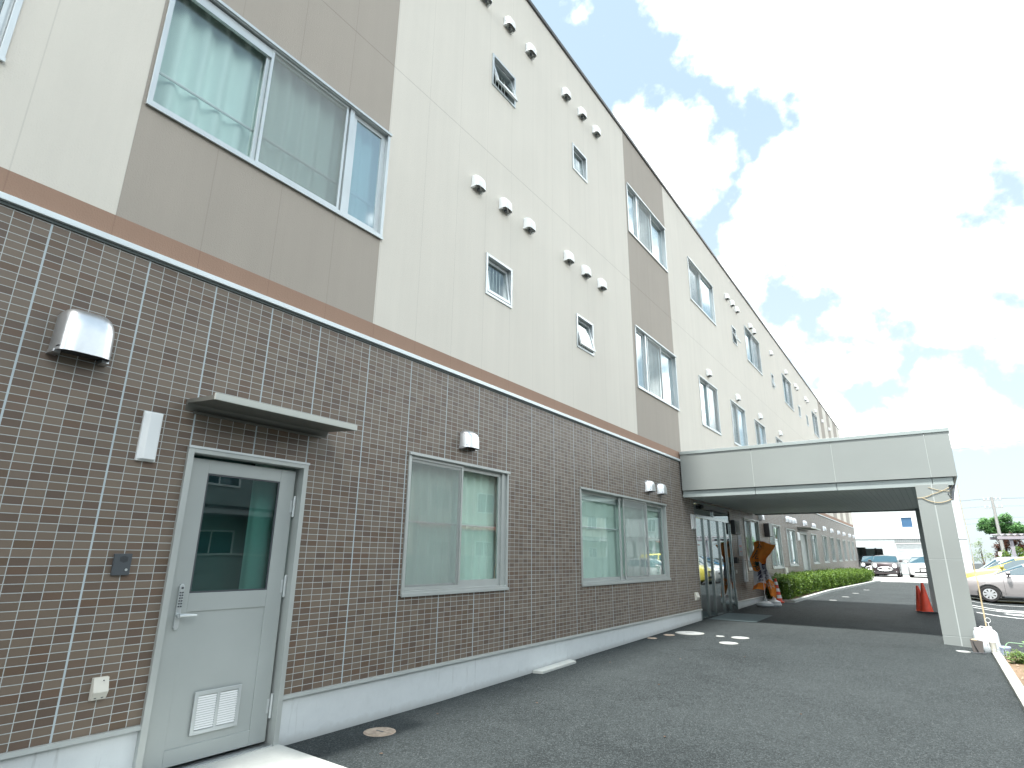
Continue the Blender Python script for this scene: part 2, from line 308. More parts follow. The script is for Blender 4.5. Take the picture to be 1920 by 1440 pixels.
M = dict(
 tile=tile_mat(), beige=clad_mat('beige sprayed cladding', (.76,.72,.645)), taupe=clad_mat('taupe sprayed cladding', (.43,.385,.335)), brown=clad_mat('brown band cladding', (.375,.245,.18)),
 asphalt=asphalt_mat(), found=plinth_mat(), conc=concrete_mat('pale concrete', (.46,.48,.46), .14), kerb=concrete_mat('kerb concrete', (.36,.37,.35), .2), soil=concrete_mat('garden soil', (.20,.14,.09), .5, .9),
 apron=concrete_mat('bleached concrete apron', (.46,.47,.46), .08), lot=asphalt_mat('parking lot asphalt', 1.15),
 alu=mat('silver aluminium', (.60,.64,.65), .38, .55, var=.05), alug=mat('bronze grey aluminium', (.47,.50,.49), .45, .4, var=.06), door=mat('warm grey door panel', (.41,.445,.44), .42, .25, var=.05, vscale=2), white=mat('white painted metal', (.80,.82,.82), .4, .0, var=.04), strip=mat('white flashing', (.72,.78,.80), .35, .2, var=.05),
 coping=mat('dark roof coping', (.07,.07,.07), .5), steel=mat('brushed stainless steel', (.72,.74,.76), .36, 1, var=.04, vscale=20), steeld=mat('mirror stainless frame', (.36,.39,.39), .16, 1),
 canopy=mat('grey green metal panel', (.258,.285,.280), .42, .25, var=.05, vscale=.9), canopyl=mat('light metal trim', (.31,.36,.36), .4, .2, var=.05), black=mat('black plastic', (.03,.032,.035), .5), dark=mat('dark interior', (.018,.024,.024), .9),
 grey=mat('dark grey plastic', (.07,.08,.09), .45), seal=mat('pale sealant', (.38,.42,.42), .6), joint=mat('dark joint', (.10,.12,.12), .8), cream=mat('cream plastic', (.60,.59,.53), .45, var=.05),
 curt=mat('mint curtain cloth', (.74,.86,.82), .9, var=.04, vscale=1.5), curt2=mat('pale green curtain cloth', (.70,.85,.77), .9, var=.08, vscale=1.5), curtw=mat('white lace curtain', (.74,.78,.80), .9, var=.05),
 glass=glass_mat('window glass', (.94,.98,.97), .8, .09), glassr=glass_mat('reflective window glass', (.80,.90,.92), .7, .30), glassd=glass_mat('door glass', (.60,.76,.75), .9, .10), glassm=glass_mat('mirror coated glass', (.5,.56,.54), .6, .22), screen=screen_mat(),
 carglass=mat('car window glass', (.03,.075,.10), .03, 0, 1.0), paper=mat('white paper', (.75,.78,.84), .8), red=mat('red cone plastic', (.85,.09,.045), .45, var=.12, vscale=6), orange=mat('orange banner cloth', (.85,.27,.04), .8, var=.15, vscale=8), clothw=mat('white banner cloth', (.68,.68,.72), .85, var=.06), clothg=mat('dark green print', (.035,.09,.075), .8),
 navy=mat('navy print', (.035,.03,.10), .8), linewhite=mat('white road paint', (.72,.74,.74), .7, var=.1, vscale=25, bump=.3), cap=mat('white resin vent cap', (.82,.84,.84), .45, var=.03),
 rubber=mat('tyre rubber', (.022,.022,.024), .8), hub=mat('silver wheel cover', (.66,.68,.70), .3, .6), lamp=mat('frosted lamp cover', (.80,.83,.84), .35), lampf=mat('headlamp glass', (.80,.84,.86), .12, .3, 1), plate=mat('number plate', (.82,.82,.80), .5),
 bark=mat('tree bark', (.14,.10,.075), .9, var=.3, vscale=12, bump=.6, bscale=30), terra=mat('terracotta', (.42,.17,.09), .85, var=.15), rope=mat('straw coloured string', (.46,.38,.24), .9), tank=mat('translucent white polyethylene', (.48,.53,.56), .38, var=.04), box=mat('dark brown grey plastic', (.12,.11,.105), .6, var=.1),
 bluepot=mat('pale blue plastic', (.42,.50,.70), .5, var=.06), pole=mat('concrete pole', (.30,.30,.29), .8, var=.08), whitewall=mat('white rendered wall', (.52,.56,.57), .7, var=.03, vscale=.6), lou=mat('pale grey louvre', (.55,.60,.62), .5, .2), recess=mat('grey recess', (.30,.33,.32), .7, var=.08),
 mat_=mat('grey rubber doormat', (.10,.14,.15), .9, var=.15, vscale=30, bump=.5), manh=mat('steel cover painted white', (.38,.40,.40), .6, var=.08, vscale=30), rusty=mat('rusty cover', (.42,.34,.27), .7, var=.3, vscale=25), rooft=mat('dark roof tiles', (.05,.055,.06), .6, var=.2), roofr=mat('red brown roof', (.22,.07,.05), .7, var=.15), housec=mat('cream house render', (.55,.52,.45), .8, var=.06), houseg=mat('grey house render', (.30,.35,.35), .8, var=.08), carport=mat('carport steel', (.34,.32,.35), .5, .3),
 awn=mat('grey brown awning metal', (.15,.15,.135), .5, .2, var=.05), awnl=mat('pale awning edge', (.52,.54,.50), .4, .1), leafh=leaf_mat('hedge leaves', (.035,.09,.012), (.09,.18,.022), (.20,.30,.045)), leafg=leaf_mat('tree leaves', (.06,.16,.06), (.14,.32,.11), (.28,.46,.20)), leafr=leaf_mat('copper leaves', (.06,.03,.02), (.12,.05,.035), (.20,.10,.06)), leafy=leaf_mat('light leaves', (.10,.20,.06), (.22,.34,.12), (.45,.50,.25)),
)
# ------------------------------------------------------------------ ground
def G(y, x=0.):
    t = min(1, max(0, (x-3.8)/2.2)); t = t*t*(3-2*t)
    return min(.30, max(0., .0152*(y-4)))*(1-t)
def ground_sheet():
    xs = [-400, -150, -60, -25, -10, -4, -1]+[i*.2 for i in range(0, 41)]+[9, 12, 16, 25, 60, 150, 400]
    ys = [-400, -150, -50, -20, -8, -4, 0, 2, 4]+[4+i*.6 for i in range(1, 56)]+[40, 45, 50, 60, 80, 150, 400]
    b = MB(); b.grid([[(x, y, G(y, x)) for y in ys] for x in xs]); return b.build('ground', M['asphalt'], smooth=True)
tag(ground_sheet(), 'dark asphalt driveway and yard', kind='structure')
def patch(x0, x1, y0, y1, dz, nx=6, ny=24):
    b = MB(); b.grid([[(x0+(x1-x0)*i/nx, y0+(y1-y0)*j/ny, G(y0+(y1-y0)*j/ny, x0+(x1-x0)*i/nx)+dz) for j in range(ny+1)] for i in range(nx+1)]); return b
tag(patch(-14, 7.2, 37.6, 55.9, .012).build('concrete_apron', M['apron']), 'bleached white concrete forecourt at the far end', kind='structure')
def strip_line(name, pts, w, dz=.008, mat_='linewhite'):
    b = MB(); L_, R_ = [], []
    for k, (x, y) in enumerate(pts):
        a = Vector(pts[max(k-1, 0)]); c = Vector(pts[min(k+1, len(pts)-1)]); t = (c-a).normalized(); n = Vector((-t.y, t.x))*w/2
        L_.append((x+n.x, y+n.y, G(y+n.y, x+n.x)+dz)); R_.append((x-n.x, y-n.y, G(y-n.y, x-n.x)+dz))
    b.grid([L_, R_]); return b.build(name, M[mat_])
def seg(a, b, n=14): return [(a[0]+(b[0]-a[0])*i/n, a[1]+(b[1]-a[1])*i/n) for i in range(n+1)]
tag(strip_line('road_marking', seg((1.0, 36.9), (4.9, 37.0)), .12), 'thin white line along the kerb of the far forecourt', kind='structure')
for a, b_, w in [((5.05, 22.9), (11, 22.9), 0.21), ((5.05, 21.95), (6.4, 22.2), 0.15), ((5.6, 22.25), (11, 22.6), 0.18), ((5.05, 19.95), (11, 19.9), 0.18), ((5.75, 21.3), (6.05, 20.9), .16), ((5.75, 21.3), (11, 21.4), 0.15), ((5.0, 25.4), (11, 25.4), .12), ((5.0, 28.2), (11, 28.2), .12), ((5, 31), (11, 31), .12), ((6.05, 20.9), (11, 20.7), 0.15)]:
    tag(strip_line('road_marking', seg(a, b_), w), 'white painted parking lot line', kind='structure')

# ================================================================== THE CARE BUILDING
B = empty('apartment_building', (0, 0, 0), 0, 'long three storey building with brown tiled ground floor and beige upper walls', 'building')
OPEN = []      # (y0,y1,z0,z1)
WINS = [
 # y0, y1, z0, z1, layout
 (.36, 2.715, 4.70, 6.02, 'big'), (.36, 2.715, 8.22, 9.42, 'big'), (-2.6, -.46, 4.42, 6.0, 'lr'),
 (3.35, 5.13, 1.055, 2.46, 'w1'), (7.07, 10.68, 1.03, 2.46, 'w2'),
 (9.53, 11.83, 8.22, 9.42, 'gw'), (9.59, 11.95, 4.71, 6.03, 'gw'),
 (13.57, 15.86, 8.17, 9.44, 'sg'), (13.70, 15.30, 4.71, 6.02, 'gs2'), (16.69, 18.35, 4.70, 6.03, 'sg'), (19.64, 21.15, 4.70, 6.0, 'sg'), (22.99, 24.4, 4.70, 5.96, 'sg'), (26.4, 27.9, 4.70, 5.95, 'sg'), (29.8, 31.3, 4.70, 5.95, 'sg'), (33.2, 34.7, 4.70, 5.95, 'sg'),
 (19.62, 21.84, 8.16, 9.46, 'gs'), (26.04, 28.05, 8.03, 9.36, 'gs'), (33.85, 35.65, 7.99, 9.25, 'gs'),
 (16.85, 18.6, 1.12, 2.54, 'sg'), (20.0, 21.75, 1.13, 2.54, 'sg'), (22.85, 24.5, 1.19, 2.50, 'sg'), (28.1, 29.7, 1.24, 2.50, 'sg'), (31.3, 32.85, 1.27, 2.53, 'sg'), (34.0, 35.4, 1.31, 2.53, 'sg'), (36.65, 38.05, 1.33, 2.54, 'sg'), (39.25, 40.55, 1.35, 2.54, 'sg'), (41.9, 43.0, 1.38, 2.55, 'sg'), (44.1, 45.2, 1.39, 2.56, 'sg'),
 (38.0, 38.7, 4.75, 5.9, 'sg'), (40.2, 41.0, 4.75, 5.9, 'sg'), (42.6, 43.4, 4.75, 5.9, 'sg'), (45, 45.8, 4.75, 5.9, 'sg'),
]
SMALL = [(4.60,5.18,8.25,8.80,16),(7.07,7.60,8.30,8.83,4),(4.57,5.15,4.80,5.375,7),(7.085,7.66,4.82,5.39,13),(17.80,18.28,8.27,8.84,22),(23.58,24.0,8.15,8.72,14),(29.45,29.95,8.08,8.64,6),(31.65,32.1,8.05,8.6,6)]
DOOR = (1.10, 2.10, .0, 2.175); ENT = (12.50, 15.42, .10, 2.70); DOOR2 = (25.5, 27.1, .2, 2.5)
OPEN = [w[:4] for w in WINS]+[w[:4] for w in SMALL]+[DOOR, ENT, DOOR2]
def wallgrid(b, y0, y1, z0, z1, x=0., depth=.12, rev=True):
    ops = [o for o in OPEN if o[1] > y0 and o[0] < y1 and o[3] > z0 and o[2] < z1]
    ys = sorted({y0, y1}|{min(max(v, y0), y1) for o in ops for v in o[:2]}); zs = sorted({z0, z1}|{min(max(v, z0), z1) for o in ops for v in o[2:]})
    for i in range(len(ys)-1):
        for j in range(len(zs)-1):
            cy_, cz = (ys[i]+ys[i+1])/2, (zs[j]+zs[j+1])/2
            if any(o[0] < cy_ < o[1] and o[2] < cz < o[3] for o in ops): continue
            b.quad((x, ys[i], zs[j]), (x, ys[i+1], zs[j]), (x, ys[i+1], zs[j+1]), (x, ys[i], zs[j+1]))
    for o in ops:
        a0, a1 = max(o[0], y0), min(o[1], y1); c0, c1 = max(o[2], z0), min(o[3], z1); d = x-depth
        if o[0] >= y0: b.quad((x, a0, c0), (x, a0, c1), (d, a0, c1), (d, a0, c0))
        if o[1] <= y1: b.quad((x, a1, c0), (d, a1, c0), (d, a1, c1), (x, a1, c1))
        if o[2] >= z0: b.quad((x, a0, c0), (d, a0, c0), (d, a1, c0), (x, a1, c0))
        if o[3] <= z1: b.quad((x, a0, c1), (x, a1, c1), (d, a1, c1), (d, a0, c1))
ZT = 3.49; END = 46.8; Y0 = -9.0
def top(y): return 10.76 if y < 12 else 10.76-(y-12)*.0075
b = MB(); wallgrid(b, Y0, END, .36, ZT); b.build('tile_wall', M['tile'], B)
zones = [(Y0, .325, 'beige'), (.325, 2.71, 'taupe'), (2.71, 9.457, 'beige'), (9.457, 11.89, 'taupe'), (11.89, 36.9, 'beige'), (36.9, 38.5, 'taupe'), (38.5, 40.1, 'beige'), (40.1, 41.5, 'taupe'), (41.5, 43.0, 'beige'), (43.0, 44.9, 'taupe'), (44.9, END, 'beige')]
bb, bn = MB(), MB(); TP = [MB() for z in zones if z[2] == 'taupe']; ti = iter(TP); ZB = [(y0, y1, bb if k == 'beige' else next(ti)) for y0, y1, k in zones]
for y0, y1, q in ZB: wallgrid(q, y0, y1, 3.715, 10.30)
def topstrip(b, y0, y1):
    b.quad((0, y0, 10.30), (0, y1, 10.30), (0, y1, top(y1)), (0, y0, top(y0)))
for y0, y1, q in ZB: topstrip(q, y0, min(y1, 12) if y0 < 12 else y1)
topstrip(bb, 12.0, 36.9)
for q in TP: q.build('taupe_panel', M['taupe'], B)
bb.build('upper_wall', M['beige'], B)
wallgrid(bn, Y0, END, 3.545, 3.715); bn.build('band', M['brown'], B)['label'] = 'reddish brown band above the tiles'
b = MB(); b.box((-.02, Y0, 3.50), (.035, END, 3.543)); b.build('flashing', M['strip'], B, bevel=.004)
b = MB(); b.box((-.02, Y0, ZT-.012), (.012, END, 3.499)); b.build('shadow_joint', M['joint'], B)
def cut_y(a, c):  # segments of the wall foot that skip doors
    segs = [(a, 1.10), (2.10, 12.50), (15.42, 25.5), (27.1, c)]
    return segs
b = MB()
for a, c in cut_y(Y0, END): b.prism([(a, -.35), (c, -.35), (c, .345), (a, .345)], -.30, -.012)
b.build('plinth', M['found'], B)
b = MB()
for a, c in cut_y(Y0, END): b.add([(-.02, a, .372), (-.02, c, .372), (.018, c, .366), (.018, a, .366), (.022, a, .340), (.022, c, .340), (-.02, c, .340), (-.02, a, .340)], [(0, 1, 2, 3), (3, 2, 5, 4), (4, 5, 6, 7), (0, 3, 4, 7), (1, 6, 5, 2)])
b.build('drip_flashing', M['alug'], B)
b = MB()
for y0, y1 in ((Y0, 12.), (12., END)):
    b.add([(x, y, top(y)+dz) for y in (y0, y1) for x, dz in ((-.35, 0), (.035, 0), (.035, .07), (-.35, .07))], [(0, 1, 2, 3), (7, 6, 5, 4), (0, 4, 5, 1), (1, 5, 6, 2), (2, 6, 7, 3), (3, 7, 4, 0)])
b.build('roof_coping', M['coping'], B)
# body behind the front wall: roof, gables, back wall
b = MB(); b.box((-15, Y0, 10.2), (-.36, END, 10.3)); b.build('roof', M['apron'], B)
b = MB(); b.box((-15, END-.2, 0), (-.13, END, 10.19)); b.box((-15, Y0, 0), (-.13, Y0+.2, 10.19)); b.box((-15, Y0+.2, 0), (-14.8, END-.2, 10.19)); b.box((-.12, END-.2, 0), (-.001, END-.001, 10.3)); b.build('gable_wall', M['beige'], B)
b = MB(); b.box((-2.6, Y0+.25, .2), (-2.5, END-.25, 10.1)); b.box((-2.49, Y0+.25, 3.4), (-.35, END-.25, 3.5)); b.box((-2.49, Y0+.25, 6.9), (-.35, END-.25, 7.0)); b.build('interior_wall', M['recess'], B)

def curtain(y0, y1, z0, z1, x, amp=.03, wl_=.13, folds=None):
    n = max(8, int((y1-y0)/.012)); P = []
    ph = random.random()*6
    for i in range(n+1):
        y = y0+(y1-y0)*i/n; col_ = []
        for j in range(5):
            f = j/4; w = amp*(.75+.25*f)*math.sin(2*math.pi*y/wl_+ph+.9*math.sin(3.1*y)+.5*math.sin(7.7*y))
            col_.append((x+w, y, z1+(z0-z1)*f))
        P.append(col_)
    b = MB(); b.grid(P); return b
def rect_frame(b, y0, y1, z0, z1, xa, xb, t, tb=None, tt=None):
    tb = t if tb is None else tb; tt = t if tt is None else tt
    b.box((xa, y0, z0), (xb, y0+t, z1)); b.box((xa, y1-t, z0), (xb, y1, z1))
    b.box((xa, y0+t, z0), (xb, y1-t, z0+tb)); b.box((xa, y0+t, z1-tt), (xb, y1-t, z1))
def window(y0, y1, z0, z1, kind):
    yc, zc = (y0+y1)/2, z0
    W = empty('window', (0, yc, zc)); W.parent = B
    up_ = z0 > 3.6
    def O(mb, name, m, **k):
        mb.v = [(v[0], v[1]-yc, v[2]-zc) for v in mb.v]; return mb.build(name, m, W, **k)
    fm = M['alu'] if up_ else M['alug']
    # outer frame, standing a little proud of the wall, with drip edge
    b = MB(); rect_frame(b, y0-.012, y1+.012, z0-.012, z1+.012, -.10, .016, .034, .05, .03)
    b.box((.0161, y0-.02, z1-.012), (.034, y1+.02, z1+.016)); b.box((.0161, y0-.016, z0-.02), (.03, y1+.016, z0+.012))
    O(b, 'frame', fm, bevel=.002)
    w = y1-y0; i0, i1, k0, k1 = y0+.022, y1-.022, z0+.038, z1-.018
    def sash(a, c, x, name='sash', t=.038, gl='glass', bt=.05):
        b = MB(); rect_frame(b, a, c, k0, k1, x-.024, x, t, bt, t); s = O(b, name, fm, bevel=.0015)
        g = MB(); g.box((x-.016, a+t-.004, k0+bt-.004), (x-.010, c-t+.004, k1-t+.004)); O(g, 'pane', M[gl])
    def scr(a, c, x):
        b = MB(); rect_frame(b, a, c, k0+.002, k1-.002, x-.014, x, .024, .028, .024); O(b, 'screen_frame', fm)
        g = MB(); g.quad((x-.007, a+.02, k0+.02), (x-.007, c-.02, k0+.02), (x-.007, c-.02, k1-.02), (x-.007, a+.02, k1-.02)); O(g, 'insect_screen', M['screen'])
    F = lambda f: i0+(i1-i0)*f
    ck = 'curt' if up_ else 'curt2'
    if kind == 'big':
        sash(F(0), F(.385), -.062, t=.03); b = MB(); b.box((-.045, F(0), z1-.125), (-.012, F(.375), z1-.032)); O(b, 'blind_box', fm)
        sash(F(.36), F(.775), -.034, t=.035); scr(F(.375), F(.765), -.008); sash(F(.80), F(1), -.030, t=.055, gl='glassr'); 
        b = MB(); b.box((-.06, F(.775)+.001, k0), (-.004, F(.80)-.001, k1)); O(b, 'mullion', fm)
        b = curtain(y0-.1, y1+.5, z0-.02, z1+.2, -.18, .034, .19); O(b, 'curtain', M['curt'], smooth=True)
        b = MB(); b.tube([(-.125, y0, z0+.42), (-.125, y1, z0+.42)], .012); O(b, 'safety_or_reflection_bar', M['white'])
    elif kind == 'w1':
        sash(F(0), F(.53), -.062); sash(F(.49), F(.955), -.034, t=.045, bt=.075); scr(F(.0), F(.505), -.006)
        b = MB(); b.box((-.05, F(.955)+.001, k0), (-.012, F(1), k1)); O(b, 'mullion', fm)
        b = MB(); b.box((-.055, F(.02), z1-.075), (-.02, F(.5), z1-.038)); O(b, 'track', fm)
        b = curtain(y0-.1, y1+.5, z0-.02, z1+.2, -.17, .028, .14); O(b, 'curtain', M['curt2'], smooth=True)
        b = MB(); b.tube([(-.12, y0, z0+.72), (-.12, y1, z0+.72)], .010); O(b, 'safety_or_reflection_bar', M['white'])
    elif kind == 'w2':
        sash(F(0), F(.44), -.062); sash(F(.41), F(.76), -.034, t=.05); scr(F(.44), F(.735), -.004); sash(F(.735), F(1), -.050, t=.045)
        b = curtain(y0-.1, y1+.5, z0-.02, z1-.14, -.17, .016, .30); O(b, 'curtain', M['curt2'], smooth=True)
        b = MB(); b.box((-.22, y0, z1-.14), (-.12, y1, z1-.03)); O(b, 'pelmet', M['white'])
        b = MB(); b.tube([(-.12, y0, z0+.86), (-.12, y0+1.6, z0+.86)], .014); O(b, 'safety_or_reflection_bar', M['white'])  # stands for a reflection in the left pane: mirrored rail built as white tube
    elif kind == 'gw':
        sash(F(0), F(.22), -.040, t=.04, gl='glassr'); b = MB(); b.box((-.06, F(.22)+.001, k0), (-.004, F(.25), k1)); O(b, 'mullion', fm)
        sash(F(.25)+.001, F(.64), -.034); scr(F(.27), F(.62), -.006); sash(F(.60), F(1), -.062, gl='glassr')
        b = curtain(y0-.1, y1+.5, z0-.02, z1+.2, -.18, .028, .16); O(b, 'curtain', M['curtw'], smooth=True)
    else:
        left_screen = kind in ('sg',)
        sash(F(0), F(.53), -.062, gl='glassr'); sash(F(.47), F(1), -.034, gl='glassr' if up_ else 'glass')
        if kind == 'sg': scr(F(0), F(.49), -.006)
        else: scr(F(.5), F(.99), -.006)
        if up_ or y0 < 30: b = curtain(y0+(0 if kind != 'gs2' else .5), y1+.5, z0-.02, z1+.15, -.17, .026, .16); O(b, 'curtain', M['curtw'] if up_ else M['curt2'], smooth=True)
    return W
for w in WINS: window(*w)
def small_window(y0, y1, z0, z1, ang):
    yc, zc = (y0+y1)/2, z0
    W = empty('window', (0, yc, zc)); W.parent = B
    b = MB(); rect_frame(b, y0-.015-yc, y1+.015-yc, -.02, z1+.012-zc, -.12, .018, .035); b.build('frame', M['alu'], W, bevel=.002)
    h = z1-z0-.05; a = R(ang); hw = (y1-y0)/2-.028
    def rot(v):   # hinge at the top edge, bottom swings outward
        x, y, z = v; x += .012
        return (x*math.cos(a)-z*math.sin(a)-.058, y, x*math.sin(a)+z*math.cos(a)+(z1-zc-.03))
    b = MB(); rect_frame(b, -hw, hw, -h, 0, -.03, 0, .045); b.v = [rot(v) for v in b.v]; b.build('sash', M['alu'], W)
    b = MB(); b.box((-.018, -hw+.04, -h+.04), (-.012, hw-.04, -.04)); b.v = [rot(v) for v in b.v]; b.build('pane', M['glass'], W)
    b = MB(); b.box((-.28, -hw-.02, .0), (-.27, hw+.02, z1-z0)); b.build('blind_or_dark_room', M['curtw'] if ang < 10 else M['dark'], W)  # behind open sashes a dark sheet carries the room's shade; others get a blind
    b = MB()
    for k in range(5): b.tube([(-.10, -hw*.6+k*hw*.3, .02), (-.10, -hw*.6+k*hw*.3, z1-z0-.04)], .006, 5)
    b.build('guard_bar', M['alug'], W)
for w in SMALL: small_window(*w)

# ---- vent hoods
def hood_mesh(w, h, d, pw=4.0):
    b = MB(); P = []; n = 16; prof = []
    for k in range(9):
        a = math.pi/2*k/8; prof.append((d*(math.sin(a))**.8, h-h*.52*(1-math.cos(a))))
    prof.append((d*1.02, 0))
    for i in range(n+1):
        u = -1+2*i/n; s = math.copysign(abs(u)**.8, u); e = (1-abs(s)**pw)**(1/pw)
        P.append([(max(.004, x*e) if k else .0, s*w/2, z if k != 0 else h*(1-.0)) if True else 0 for k, (x, z) in enumerate(prof)])
    # pull the upper corners in so that the outline is rounded
    for i, row in enumerate(P):
        u = row[0][1]/(w/2); drop = h*.22*abs(u)**5
        P[i] = [(x, y*(1-.05*(z/h)), z-drop*(z/h)) for x, y, z in row]
    b.grid(P); return b
def hood(y, z, w, h, d, m, name='vent_hood'):
    H = hood_mesh(w, h, d).build(name, M[m], B, smooth=True, loc=(0, y, z))
    b = MB(); b.box((-.001, -w/2+.012, .02), (d*(.55 if m == 'cap' else .8), w/2-.012, .028)); b.build('grille', M['alug'] if m == 'cap' else M['black'], H)
    b = MB()
    for s_ in (-1, 1): b = MB(); b.add([(.001, s_*w*.36, -.012), (.001, s_*w*.52, -.012), (.001, s_*w*.50, .02), (.001, s_*w*.36, .02), (d*.5, s_*w*.36, -.010), (d*.5, s_*w*.49, -.008), (d*.5, s_*w*.48, .01), (d*.5, s_*w*.36, .01)], [(0, 1, 2, 3), (4, 7, 6, 5), (0, 4, 5, 1), (1, 5, 6, 2), (2, 6, 7, 3), (3, 7, 4, 0)]); b.build('mounting_flange', M[m], H)
    return H
def cap(y, z, first=[None]):
    if first[0] is None:
        first[0] = hood(y, z, .215, .20, .115, 'cap'); 
        b = MB(); b.cyl((.045, 0, -.022), .022, .03, 10); b.build('pin', M['grey'], first[0]); return
    c = copy_tree(first[0], B); c.location = (0, y, z)
for y, z in [(4.30,6.215),(4.93,6.22),(5.56,6.22),(6.78,6.23),(7.40,6.23),(8.03,6.235),(4.33,9.58),(4.96,9.61),(5.59,9.62),(6.79,9.64),(7.41,9.65),(8.02,9.66),
             (14.53,6.22),(17.5,6.2),(20.45,6.18),(23.84,6.16),(17.41,9.63),(18.04,9.63),(18.63,9.61),(20.46,9.62),(21.0,9.59),(23.89,9.58),(26.9,9.54),(29.15,9.46),(29.6,9.43),(31.9,9.42),(32.4,9.4),(35.1,9.4),(37.6,9.3),(40.5,9.33)]: cap(y, z)
h1 = hood(.295, 2.635, .32, .315, .17, 'steel')
h2 = hood(4.27, 2.645, .25, .215, .14, 'steel')
for y, z in [(9.80, 2.655), (10.41, 2.66)]: c = copy_tree(h2, B); c.location = (0, y, z)
for y, z in [(18.85,2.60),(23.14,2.76),(23.76,2.76),(24.38,2.76),(26.73,2.79),(29.02,2.79),(32.2,2.79),(34.8,2.79),(37.55,2.79),(39.98,2.80),(42.97,2.81),(45.42,2.82)]: c = copy_tree(h2, B); c.location = (0, y, z)

# ---- service door
D = empty('service_door', (0, 1.6, 0)); D.parent = B
def DO(b, name, m, par=D, **k): b.v = [(v[0], v[1]-1.6, v[2]) for v in b.v]; return b.build(name, m, par, **k)
b = MB(); b.box((-.11, 1.085, -.05), (.028, 1.128, 2.185)); b.box((-.11, 2.072, -.05), (.028, 2.115, 2.185)); b.box((-.11, 1.128, 2.142), (.028, 2.072, 2.185)); DO(b, 'frame', M['alug'], bevel=.002)
b = MB(); b.box((.0281, 1.08, 2.175), (.036, 2.12, 2.192)); DO(b, 'drip_edge', M['alu'])
b = MB(); y0, y1, z0, z1 = 1.134, 2.052, .055, 2.118; xf = -.055
b.box((xf-.04, y0, z0), (xf, 1.295, z1)); b.box((xf-.04, 1.912, z0), (xf, y1, z1)); b.box((xf-.04, 1.295, 2.015), (xf, 1.912, z1)); b.box((xf-.04, 1.295, 1.03), (xf, 1.912, 1.155)); b.box((xf-.04, 1.295, z0), (xf, 1.912, .16))
DO(b, 'leaf', M['door'], bevel=.003)
b = MB(); b.box((xf-.035, 1.2951, .1601), (xf-.008, 1.9119, 1.0299)); DO(b, 'lower_panel', M['door'])
b = MB(); b.box((xf-.024, 1.2951, 1.1551), (xf-.016, 1.9119, 2.0149)); DO(b, 'pane', M['glassd'])
b = MB(); rect_frame(b, 1.2951, 1.9119, 1.1551, 2.0149, xf-.015, xf-.004, .012); DO(b, 'gasket', M['grey'])
b = curtain(1.80, 2.7, .3, 2.3, -.30, .03, .2); DO(b, 'curtain', M['curt2'], smooth=True)
b = MB(); b.box((-.108, 1.13, .0), (.02, 2.07, .040)); DO(b, 'threshold', M['steel'], bevel=.002)
lv = MB(); rect_frame(lv, 1.445, 1.795, .218, .492, xf+.001, xf+.012, .026); lv.box((xf+.001, 1.608, .244), (xf+.011, 1.632, .466)); L_ = DO(lv, 'vent_louvre', M['alu'], bevel=.0015)
b = MB()
for a, c in ((1.472, 1.607), (1.633, 1.768)):
    for k in range(14):
        z = .252+k*.0153; b.add([(xf+.002, a, z), (xf+.002, c, z), (xf+.012, c, z-.002), (xf+.012, a, z-.002), (xf+.004, a, z+.0085), (xf+.004, c, z+.0085)], [(0, 1, 2, 3), (3, 2, 5, 4), (0, 3, 4), (1, 5, 2), (0, 4, 5, 1)])
DO(b, 'slats', M['white'], L_)
b = MB(); b.box((xf-.008+.0005, 1.45, .225), (xf+.0009, 1.79, .488)); DO(b, 'backing', M['alug'], L_)
kp = MB(); kp.prism([(1.212, .935), (1.222, .918), (1.238, .918), (1.248, .935), (1.248, 1.205), (1.238, 1.222), (1.222, 1.222), (1.212, 1.205)], xf, xf+.02); K = DO(kp, 'keypad_lock', M['alu'], bevel=.004)
b = MB()
for i in range(2):
    for j in range(6): b.cyl((xf+.02, 1.222+i*.016, 1.072+j*.0185), .0052, .006, 10, axis='x')
b.cyl((xf+.02, 1.231, 1.195), .007, .007, 10, axis='x'); DO(b, 'keys', M['grey'], K)
b = MB(); b.cyl((xf+.02, 1.230, 1.012), .017, .03, 14, axis='x'); b.tube([(xf+.052, 1.226, 1.012), (xf+.056, 1.25, 1.014), (xf+.056, 1.30, 1.012), (xf+.052, 1.345, 1.008)], [.012, .011, .010, .007], 8); DO(b, 'handle', M['alu'], K, smooth=True)
for z in (1.82, 1.18, .30):
    b = MB(); b.cyl((xf+.010, 2.062, z-.085), .0105, .085, 10); b.cyl((xf+.010, 2.062, z+.001), .0105, .085, 10); b.box((xf+.0005, 2.03, z-.05), (xf+.003, 2.05, z+.05)); DO(b, 'hinge', M['alu'])
b = MB(); b.box((-.62, .6, .1), (-.60, 3.2, 2.4)); DO(b, 'pane_lightening_sheet', mat('teal grey lightening sheet', (.16,.25,.24), .7))  # teal sheet added behind the glass to lighten the dark pane
